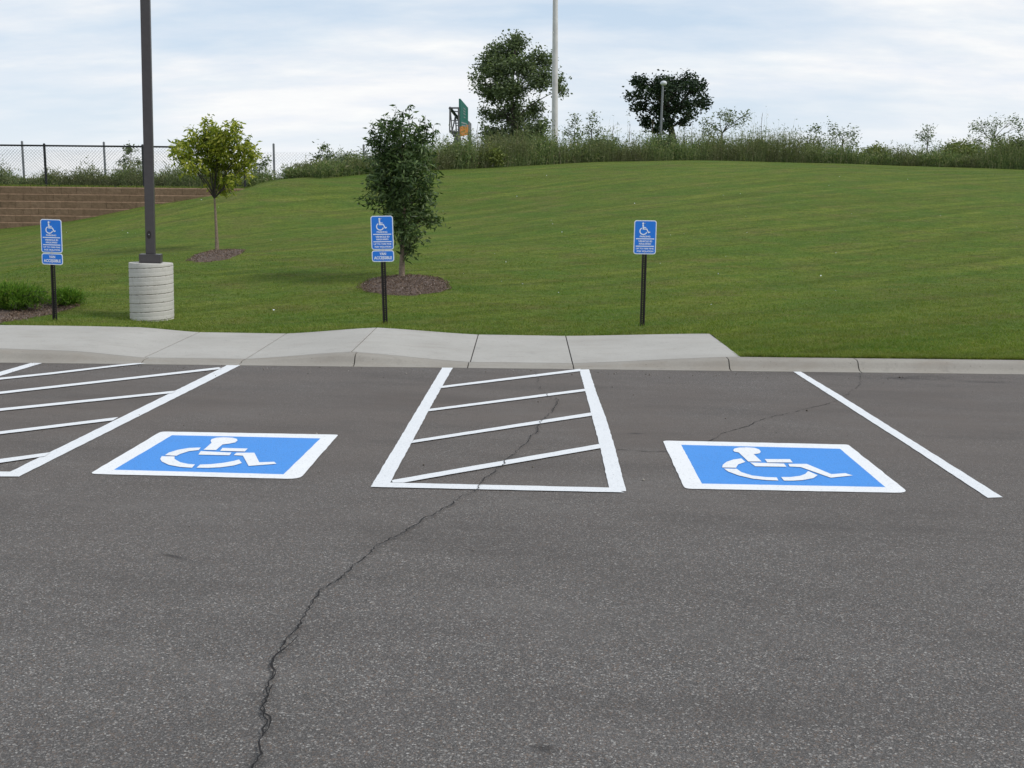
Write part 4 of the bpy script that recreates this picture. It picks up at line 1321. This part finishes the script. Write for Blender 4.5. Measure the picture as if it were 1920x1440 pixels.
# ------------------------------------------------------------------ grass blades on the lawn
def grass():
    n = 760000
    # density falls with distance
    Y = 12.0 + (rng.uniform(0, 1, n) ** 2.0) * 32.5
    half = (960 + 60) / F * Y + 4.0 * (rng.uniform(0, 1, n) < 0.5)
    X = rng.uniform(-1, 1, n) * half
    s = (X - G0.x) * UX.x + (Y - G0.y) * UX.y
    t = (X - G0.x) * VX.x + (Y - G0.y) * VX.y
    ok = np.where(s < SEND, t > TB + 0.012, t > TK + 0.012)
    ok &= ~((Y > YWALL - 0.02) & (X < XWALL))
    for p in MULCH: ok &= ~in_poly(X, Y, p)
    ok &= ((X - POLE[0]) ** 2 + (Y - POLE[1]) ** 2) > 0.31 ** 2
    X, Y, s, t = X[ok], Y[ok], s[ok], t[ok]; n = len(X)
    Z = tz(X, Y)
    # blend to the concrete edge like the lawn mesh
    t0 = np.where(s < SEND, TB, TK); w = np.clip(1 - (t - t0) / 0.7, 0, 1)
    ks = np.array([k[0] for k in KEY]); k1 = np.interp(s, ks, [k[1] for k in KEY]); k2 = np.interp(s, ks, [k[2] for k in KEY])
    Z = Z * (1 - w) + np.where(s < SEND, k2, k1) * w - 0.006
    tuft = 0.5 + 0.5 * np.sin(X * 7.1 + 2 * np.sin(Y * 3.7)) * np.sin(Y * 8.3 + 2 * np.sin(X * 2.9))
    edge = np.clip(1 - (t - t0) / 0.25, 0, 1)
    near = np.clip(1 - (Y - 13) / 20, 0.25, 1)
    H = rng.uniform(0.016, 0.042, n) * (0.75 + 0.6 * tuft) * near + edge * 0.012
    for bx, by, br in BASES:
        d_ = np.hypot(X - bx, Y - by)
        H += np.clip(1 - (d_ - br) / 0.12, 0, 1) * rng.uniform(0.0, 0.04, n)
    a = rng.uniform(0, 2 * np.pi, n); wd = (0.0022 + 0.00016 * Y) * rng.uniform(0.7, 1.5, n)
    dx, dy = np.cos(a) * wd, np.sin(a) * wd
    ln = rng.normal(size=(n, 2)) * 0.8 * H[:, None]
    P0 = np.stack([X - dx, Y - dy, Z], 1); P1 = np.stack([X + dx, Y + dy, Z], 1); P2 = np.stack([X + ln[:, 0], Y + ln[:, 1], Z + H], 1)
    V = np.stack([P0, P1, P2], 1).reshape(-1, 3)
    o = np_mesh('grass', V, np.arange(3 * n).reshape(-1, 3), 'blade')
    prop(o, 'short mown grass blades covering the lawn', 'grass', None, 'stuff')


pp = pt(285.5, 602, 15.7); POLE = (pp.x, 15.7)
BASES = [(pp.x, 15.7, 0.31)] + [(pt(a, b, c).x, c, 0.02) for a, b, c in ((103, 603, 15.0), (722.5, 608, 14.85), (1204, 612, 14.85))]
grass()


def pebbles():
    """a few pale specks: clover heads and bits of litter on lawn, kept in one mesh"""
    n = 60
    Y = rng.uniform(15.5, 36, n); X = rng.uniform(-1, 1, n) * 0.46 * Y
    ok = ~((Y > YWALL) & (X < XWALL)); X, Y = X[ok], Y[ok]
    Z = tz(X, Y) + 0.03
    V, Fc = leaf_mesh(np.stack([X, Y, Z], 1), 0.028, 0.6, 0, 0)
    o = np_mesh('clover_heads', V, Fc, 'sign_white')
    prop(o, 'tiny pale clover heads scattered in the lawn', 'clover', None, 'stuff')


pebbles()


def grit():
    n = 420
    s_ = rng.uniform(-8, 16, n); t_ = -np.abs(rng.normal(size=n)) * 0.35 - 0.01
    k = n // 3
    t_[:k] = -rng.uniform(0.3, 8.5, k)
    P_ = np.array([tuple(st(a, b)) for a, b in zip(s_, t_)])
    P_[:, 2] = 0.006
    V = []; Fc = []
    oct_ = np.array([(1, 0, 0), (-1, 0, 0), (0, 1, 0), (0, -1, 0), (0, 0, 1), (0, 0, -1)], float)
    fo = np.array([(0, 2, 4), (2, 1, 4), (1, 3, 4), (3, 0, 4), (2, 0, 5), (1, 2, 5), (3, 1, 5), (0, 3, 5)])
    for i, p in enumerate(P_):
        r_ = rng.uniform(0.003, 0.008) * (1.6 if rng.uniform() > 0.95 else 1)
        V.append(p + oct_ * r_ * rng.uniform(0.6, 1.3, (6, 3))); Fc.append(fo + i * 6)
    o = np_mesh('grit', np.concatenate(V), np.concatenate(Fc), 'grit')
    prop(o, 'loose grit and crumbs lying on the asphalt, thickest along the kerb', 'grit', None, 'stuff')


MT['grit'] = mat_island('grit_stone', [(0.0, (0.06, 0.05, 0.04)), (0.5, (0.20, 0.17, 0.14)), (1.0, (0.50, 0.47, 0.42))])
grit()


# ------------------------------------------------------------------ retaining wall
def retaining_wall():
    x0 = -40.0
    org = Vector((XWALL, YWALL, TERR_Z))
    root = empty('retaining_wall', org, 'brown split-block retaining wall below the black chain-link fence', 'wall')
    m = MB(); rr = random.Random(2)
    ch = 0.205
    n = 9
    for r_ in range(n):
        z1 = TERR_Z - r_ * ch; z0 = z1 - ch + 0.0015
        x = x0 + (0.22 if r_ % 2 else 0)
        sb = -0.035 * r_
        # course stops where the lawn climbs over it
        while x < XWALL + 0.5:
            w = 0.44 - 0.0015
            xe = min(x + w, XWALL + 0.6)
            if tz1((x + xe) / 2, YWALL - 0.1) < z1 + 0.1:
                d = rr.uniform(-0.006, 0.006)
                bw = 0.007
                y = YWALL + sb + d
                vs = [(x, y + 0.004, z0), (xe, y + 0.004, z0), (xe, y + 0.034, z1), (x, y + 0.034, z1), (x + 0.004, y, z0 + 0.004), (xe - 0.004, y, z0 + 0.004), (xe - 0.004, y, z1 - 0.030), (x + 0.004, y, z1 - 0.030),
                      (x, YWALL + 0.24, z0), (xe, YWALL + 0.24, z0), (xe, YWALL + 0.24, z1), (x, YWALL + 0.24, z1)]
                vs = [Vector(v) - org for v in vs]
                m.add(vs, [(4, 5, 6, 7), (0, 1, 5, 4), (1, 2, 6, 5), (2, 3, 7, 6), (3, 0, 4, 7), (3, 2, 10, 11), (0, 3, 11, 8), (1, 9, 10, 2), (0, 8, 9, 1)])
            x += 0.44
    m.build('block_courses', 'block', root)
    m = MB(); m.box(x0 - XWALL, 0.03, -n * ch, 0.4, 0.22, -0.03); m.build('core', 'joint', root)
    # fringe of grass along the top
    n = 26000
    X = rng.uniform(x0, XWALL + 0.3, n); Y = YWALL + 0.2 + rng.uniform(0, 1, n) ** 2 * 3.2
    H = rng.uniform(0.04, 0.11, n); Z = np.full(n, TERR_Z - 0.02)
    a = rng.uniform(0, 6.28, n); ln = rng.normal(size=(n, 2)) * 0.4 * H[:, None]
    V = np.stack([np.stack([X - .009 * np.cos(a), Y - .009 * np.sin(a), Z], 1), np.stack([X + .009 * np.cos(a), Y + .009 * np.sin(a), Z], 1), np.stack([X + ln[:, 0], Y + ln[:, 1] - 0.02, Z + H], 1)], 1).reshape(-1, 3)
    prop(np_mesh('terrace_grass', V, np.arange(3 * n).reshape(-1, 3), 'blade'), 'rough grass on the level ground above the retaining wall', 'grass', None, 'stuff')


retaining_wall()


# ------------------------------------------------------------------ chain-link fences
def fence(name, label, Y, x0, x1, post_x, z0, ztop_mesh, ztop_post, r_post, mats, rail, pitch=0.10, wire=0.0032):
    org = Vector((x0, Y, z0))
    root = empty(name, org, label, 'fence')
    m = MB()
    H = ztop_mesh - z0
    L = x1 - x0
    x = -H
    dy = 0.004
    while x < L:
        # rising and falling wires clipped to the panel
        for sg in (1, -1):
            if sg == 1: a = (x, 0.0); b = (x + H, H)
            else: a = (x, H); b = (x + H, 0.0)
            ta = max(0, (0 - a[0]) / (b[0] - a[0])); tb_ = min(1, (L - a[0]) / (b[0] - a[0]))
            if tb_ <= ta: continue
            p = Vector((a[0] + (b[0] - a[0]) * ta, dy * sg, a[1] + (b[1] - a[1]) * ta)); q = Vector((a[0] + (b[0] - a[0]) * tb_, dy * sg, a[1] + (b[1] - a[1]) * tb_))
            m.tube([p, q], wire, 3, cap=False)
        x += pitch
    m.build('chain_link_mesh', mats[1], root)
    for px_ in post_x:
        m = MB(); m.tube([(px_ - x0, 0.035, -0.3), (px_ - x0, 0.035, ztop_post - z0)], r_post, 10)
        m.tube([(px_ - x0, 0.035, ztop_post - z0), (px_ - x0, 0.035, ztop_post - z0 + 0.03)], [r_post * 1.15, r_post * 0.4], 10)
        m.build('post', mats[0], root)
    if rail:
        m = MB(); m.tube([(-0.0, 0.03, H - 0.02), (L, 0.03, H - 0.02)], rail, 8); m.build('top_rail', mats[0], root)
        m = MB(); m.tube([(0, 0.02, 0.04), (L, 0.02, 0.04)], 0.006, 6); m.build('bottom_wire', mats[0], root)
    return root


YF = 32.6
xs = [pt(p, 310, YF).x for p in (84, 268, 458)]
sp = xs[1] - xs[0]
allx = [xs[0] - 3 * sp, xs[0] - 2 * sp, xs[0] - sp] + xs
ztop = pt(170, 272.5, YF).z
fence('chain_link_fence', 'black chain-link fence with top rail standing on the retaining wall', YF, allx[0], xs[2], allx, TERR_Z - 0.02, ztop, ztop + 0.02, 0.036, ('fence_black', 'fence_black'), 0.026, 0.095, 0.0024)
YF2 = 40.5
xs2 = [pt(p, 310, YF2).x for p in (-112, 43, 196, 355, 513.5, 682, 845)]
ztop2 = pt(300, 283, YF2).z
fence('wire_fence', 'taller grey chain-link fence without rail, farther back in the weeds', YF2, xs2[0], xs2[-1], xs2, TERR_Z - 0.1, ztop2, pt(300, 268, YF2).z, 0.040, ('galv', 'galv_wire'), 0.0, 0.115, 0.0032)


# ------------------------------------------------------------------ tall pale pole, street lamp, highway sign
def tall_pole():
    Y = 55
    b = pt(1040.5, 290, Y); b.z = ground_z(b.x, Y)
    t = pt(1041.5, -60, Y)
    root = empty('utility_pole', b, 'tall pale weathered pole rising out of the picture above the ridge', 'pole')
    m = MB(); L = t - b
    m.tube([Vector((0, 0, -0.5)), L * 0.0, L * 0.3, L * 0.6, L * 1.0], [0.165, 0.163, 0.150, 0.138, 0.115], 12)
    m.build('shaft', 'white_pole', root)


tall_pole()


def street_lamp():
    Y = 66
    b = pt(1236, 290, Y); b.z = ground_z(b.x, Y)
    t = pt(1243, 158, Y)
    root = empty('street_lamp', b, 'small street lamp with round pale head before the dense dark tree', 'street lamp')
    L = t - b
    m = MB(); m.tube([Vector((0, 0, -0.3)), Vector((0, 0, 0)), L * 0.5, L], [0.09, 0.085, 0.075, 0.06], 10); m.build('pole', 'galv', root)
    bm = bmesh.new(); bmesh.ops.create_uvsphere(bm, u_segments=16, v_segments=10, radius=0.2)
    for v in bm.verts: v.co.z *= 0.72; v.co += L + Vector((0.04, 0, 0.06))
    me = bpy.data.meshes.new('lamp_head'); bm.to_mesh(me); bm.free()
    for p in me.polygons: p.use_smooth = True
    link('lamp_head', me, 'lamp_glass', root)


street_lamp()


def highway_sign():
    Y = 60
    b = pt(862, 290, Y); g = ground_z(b.x, Y)
    org = Vector((b.x, Y, g))
    root = empty('highway_sign', org, 'green and orange overhead highway sign on a truss, seen edge-on left of the tall tree', 'sign')

    def W(px, py, dy=0.0): return pt(px, py, Y) + Vector((0, dy, 0)) - org
    # panel turned almost edge-on: near edge at the left, far edge 5.5 m behind
    far = 4.2

    def Wf(px, py):   # point on the far edge, measured at its own distance
        return pt(px, py, Y + far) - org
    A = [W(863.3, 185), Wf(877.8, 202), Wf(877.8, 253), W(863.3, 256)]
    m = MB()
    split_n = A[0].lerp(A[3], 0.735); split_f = A[1].lerp(A[2], 0.62)
    th = Vector((-0.09, 0.01, 0))
    m.prism([A[0], A[1], split_f, split_n], th); gp_ = m.build('green_panel', 'sign_green', root)
    m = MB(); m.prism([split_n + Vector((0, 0, -.012)), split_f + Vector((0, 0, -.012)), A[2], A[3]], th); m.build('orange_panel', 'sign_orange', root)
    # rows of pale lettering, too oblique to read: thin bars proud of the panel
    m = MB()
    for (u0, u1, v0, v1) in ((0.35, 0.62, 0.16, 0.19), (0.35, 0.6, 0.24, 0.27), (0.35, 0.62, 0.32, 0.35), (0.38, 0.6, 0.42, 0.45), (0.1, 0.8, 0.60, 0.64), (0.15, 0.85, 0.68, 0.71)):
        def UV(u, v): return A[0].lerp(A[1], u).lerp(A[3].lerp(A[2], u), v)
        m.prism([UV(u0, v0), UV(u1, v0), UV(u1, v1), UV(u0, v1)], Vector((0.012, -0.002, 0)))
    m.build('message_rows', 'galv_wire', gp_)
    m = MB(); q = [Wf(879, 226) + Vector((0, .3, 0)), Wf(882.5, 229) + Vector((0, 1.2, 0)), Wf(882.5, 262) + Vector((0, 1.2, 0)), Wf(879, 262) + Vector((0, .3, 0))]
    m.prism(q, Vector((-.06, 0, 0))); m.build('rear_panel', 'galv', root)
    # box truss
    t = MB(); r_ = 0.07
    P = {'a': W(843.5, 202.5), 'b': W(859, 204, 0), 'c': W(843.5, 246), 'd': W(859, 248), 'e': W(860, 221, 3), 'f': W(846, 203, 0)}

    def bar(p, q, r=r_): t.tube([p, q], r * 0.55, 5)
    bar(W(843.8, 202.5), W(861, 223, 3), 0.16); bar(W(843.8, 202.5), W(861, 202.5), 0.09); bar(W(850, 205.5, 1), W(861, 207, 1), 0.06); bar(W(852, 211, 2), W(861, 213, 2), 0.08)
    bar(W(843.5, 202), W(843, 246), 0.07); bar(W(844.2, 205), W(847.5, 246), 0.07); bar(W(852, 214, 1), W(847.8, 246), 0.07); bar(W(852, 214, 1), W(855.5, 247), 0.07)
    bar(W(846, 226), W(860, 226), 0.05); bar(W(851, 231), W(860, 231), 0.05); bar(W(855, 235.5), W(860, 235.5), 0.05)
    bar(W(842.5, 246), W(862, 248.5), 0.14); bar(W(859.8, 203), W(860.2, 260), 0.1); bar(W(846, 249), W(862, 262), 0.1); bar(W(849, 253.5), W(862, 253.5), 0.2); bar(W(853, 257.5), W(862, 257.5), 0.12)
    bar(W(861.8, 258), W(858, 268), 0.1); bar(W(866, 257, 1), W(876, 262, 3), 0.09)
    t.build('truss', 'truss', root)
    m = MB(); p = W(858, 258); m.tube([Vector((p.x, p.y, -0.5)), p], [0.22, 0.2], 10); m.build('support_column', 'truss', root)
    m = MB(); p = W(874, 256) + Vector((0, 4, 0)); m.tube([Vector((p.x, p.y, -0.5)), p], [0.22, 0.2], 10)
    m.build('support_column', 'truss', root)


highway_sign()

# ------------------------------------------------------------------ sky and sun
SUN_EL = R(46); SUN_AZ = R(106)   # azimuth measured from +Y towards +X
w = bpy.data.worlds.new('World'); SC.world = w; w.use_nodes = True
nt = w.node_tree; nt.nodes.clear()
sky = nt.nodes.new('ShaderNodeTexSky'); sky.sky_type = 'NISHITA'; sky.sun_disc = False
sky.sun_elevation = SUN_EL; sky.sun_rotation = SUN_AZ
sky.altitude = 200; sky.air_density = 1.0; sky.dust_density = 1.2; sky.ozone_density = 1.0
tc = nt.nodes.new('ShaderNodeTexCoord')
sep = nt.nodes.new('ShaderNodeSeparateXYZ'); nt.links.new(tc.outputs['Generated'], sep.inputs[0])
zz = math_n(nt, 'ADD', math_n(nt, 'MAXIMUM', sep.outputs[2], 0.0), 0.21)
cx = math_n(nt, 'DIVIDE', sep.outputs[0], zz); cy = math_n(nt, 'DIVIDE', sep.outputs[1], zz)
cmb = nt.nodes.new('ShaderNodeCombineXYZ'); nt.links.new(cx, cmb.inputs[0]); nt.links.new(cy, cmb.inputs[1])
mp = nt.nodes.new('ShaderNodeMapping'); mp.inputs['Location'].default_value = (3.1, 1.7, 0); mp.inputs['Rotation'].default_value = (0, 0, 0.25); mp.inputs['Scale'].default_value = (1.0, 1.9, 1)
nt.links.new(cmb.outputs[0], mp.inputs[0])
n1 = noise(nt, mp.outputs[0], 0.75, 9, 0.56)
n2 = noise(nt, mp.outputs[0], 2.6, 8, 0.6)
cov = ramp(nt, [(0.39, 0.0), (0.50, 0.5), (0.59, 1.0)], n1)
body = ramp(nt, [(0.32, (6.7, 7.2, 8.0)), (0.50, (7.9, 8.0, 8.2)), (0.64, (8.6, 8.6, 8.5))], n2)
blue = mix(nt, 0.75, sky.outputs[0], (4.9, 6.3, 7.9))
colr = mix(nt, cov, blue, body)
hz = ramp(nt, [(0.0, 0.80), (0.12, 0.25), (0.3, 0.0)], sep.outputs[2])
colr = mix(nt, hz, colr, (8.0, 8.2, 8.4))
bg = nt.nodes.new('ShaderNodeBackground'); bg.inputs['Strength'].default_value = 0.095
nt.links.new(colr, bg.inputs[0])
wo = nt.nodes.new('ShaderNodeOutputWorld'); nt.links.new(bg.outputs[0], wo.inputs[0])

sl = bpy.data.lights.new('sun', 'SUN'); sl.energy = 1.7; sl.angle = R(12); sl.color = (1.0, 0.95, 0.88)
so_ = bpy.data.objects.new('sun', sl); COL.objects.link(so_)
d = Vector((math.sin(SUN_AZ) * math.cos(SUN_EL), math.cos(SUN_AZ) * math.cos(SUN_EL), math.sin(SUN_EL)))
so_.rotation_euler = d.to_track_quat('Z', 'Y').to_euler()
so_.location = d * 50

SC.view_settings.view_transform = 'Standard'
SC.view_settings.look = 'None'
SC.view_settings.exposure = 0.30
SC.view_settings.gamma = 1.0
SC.render.engine = 'CYCLES'
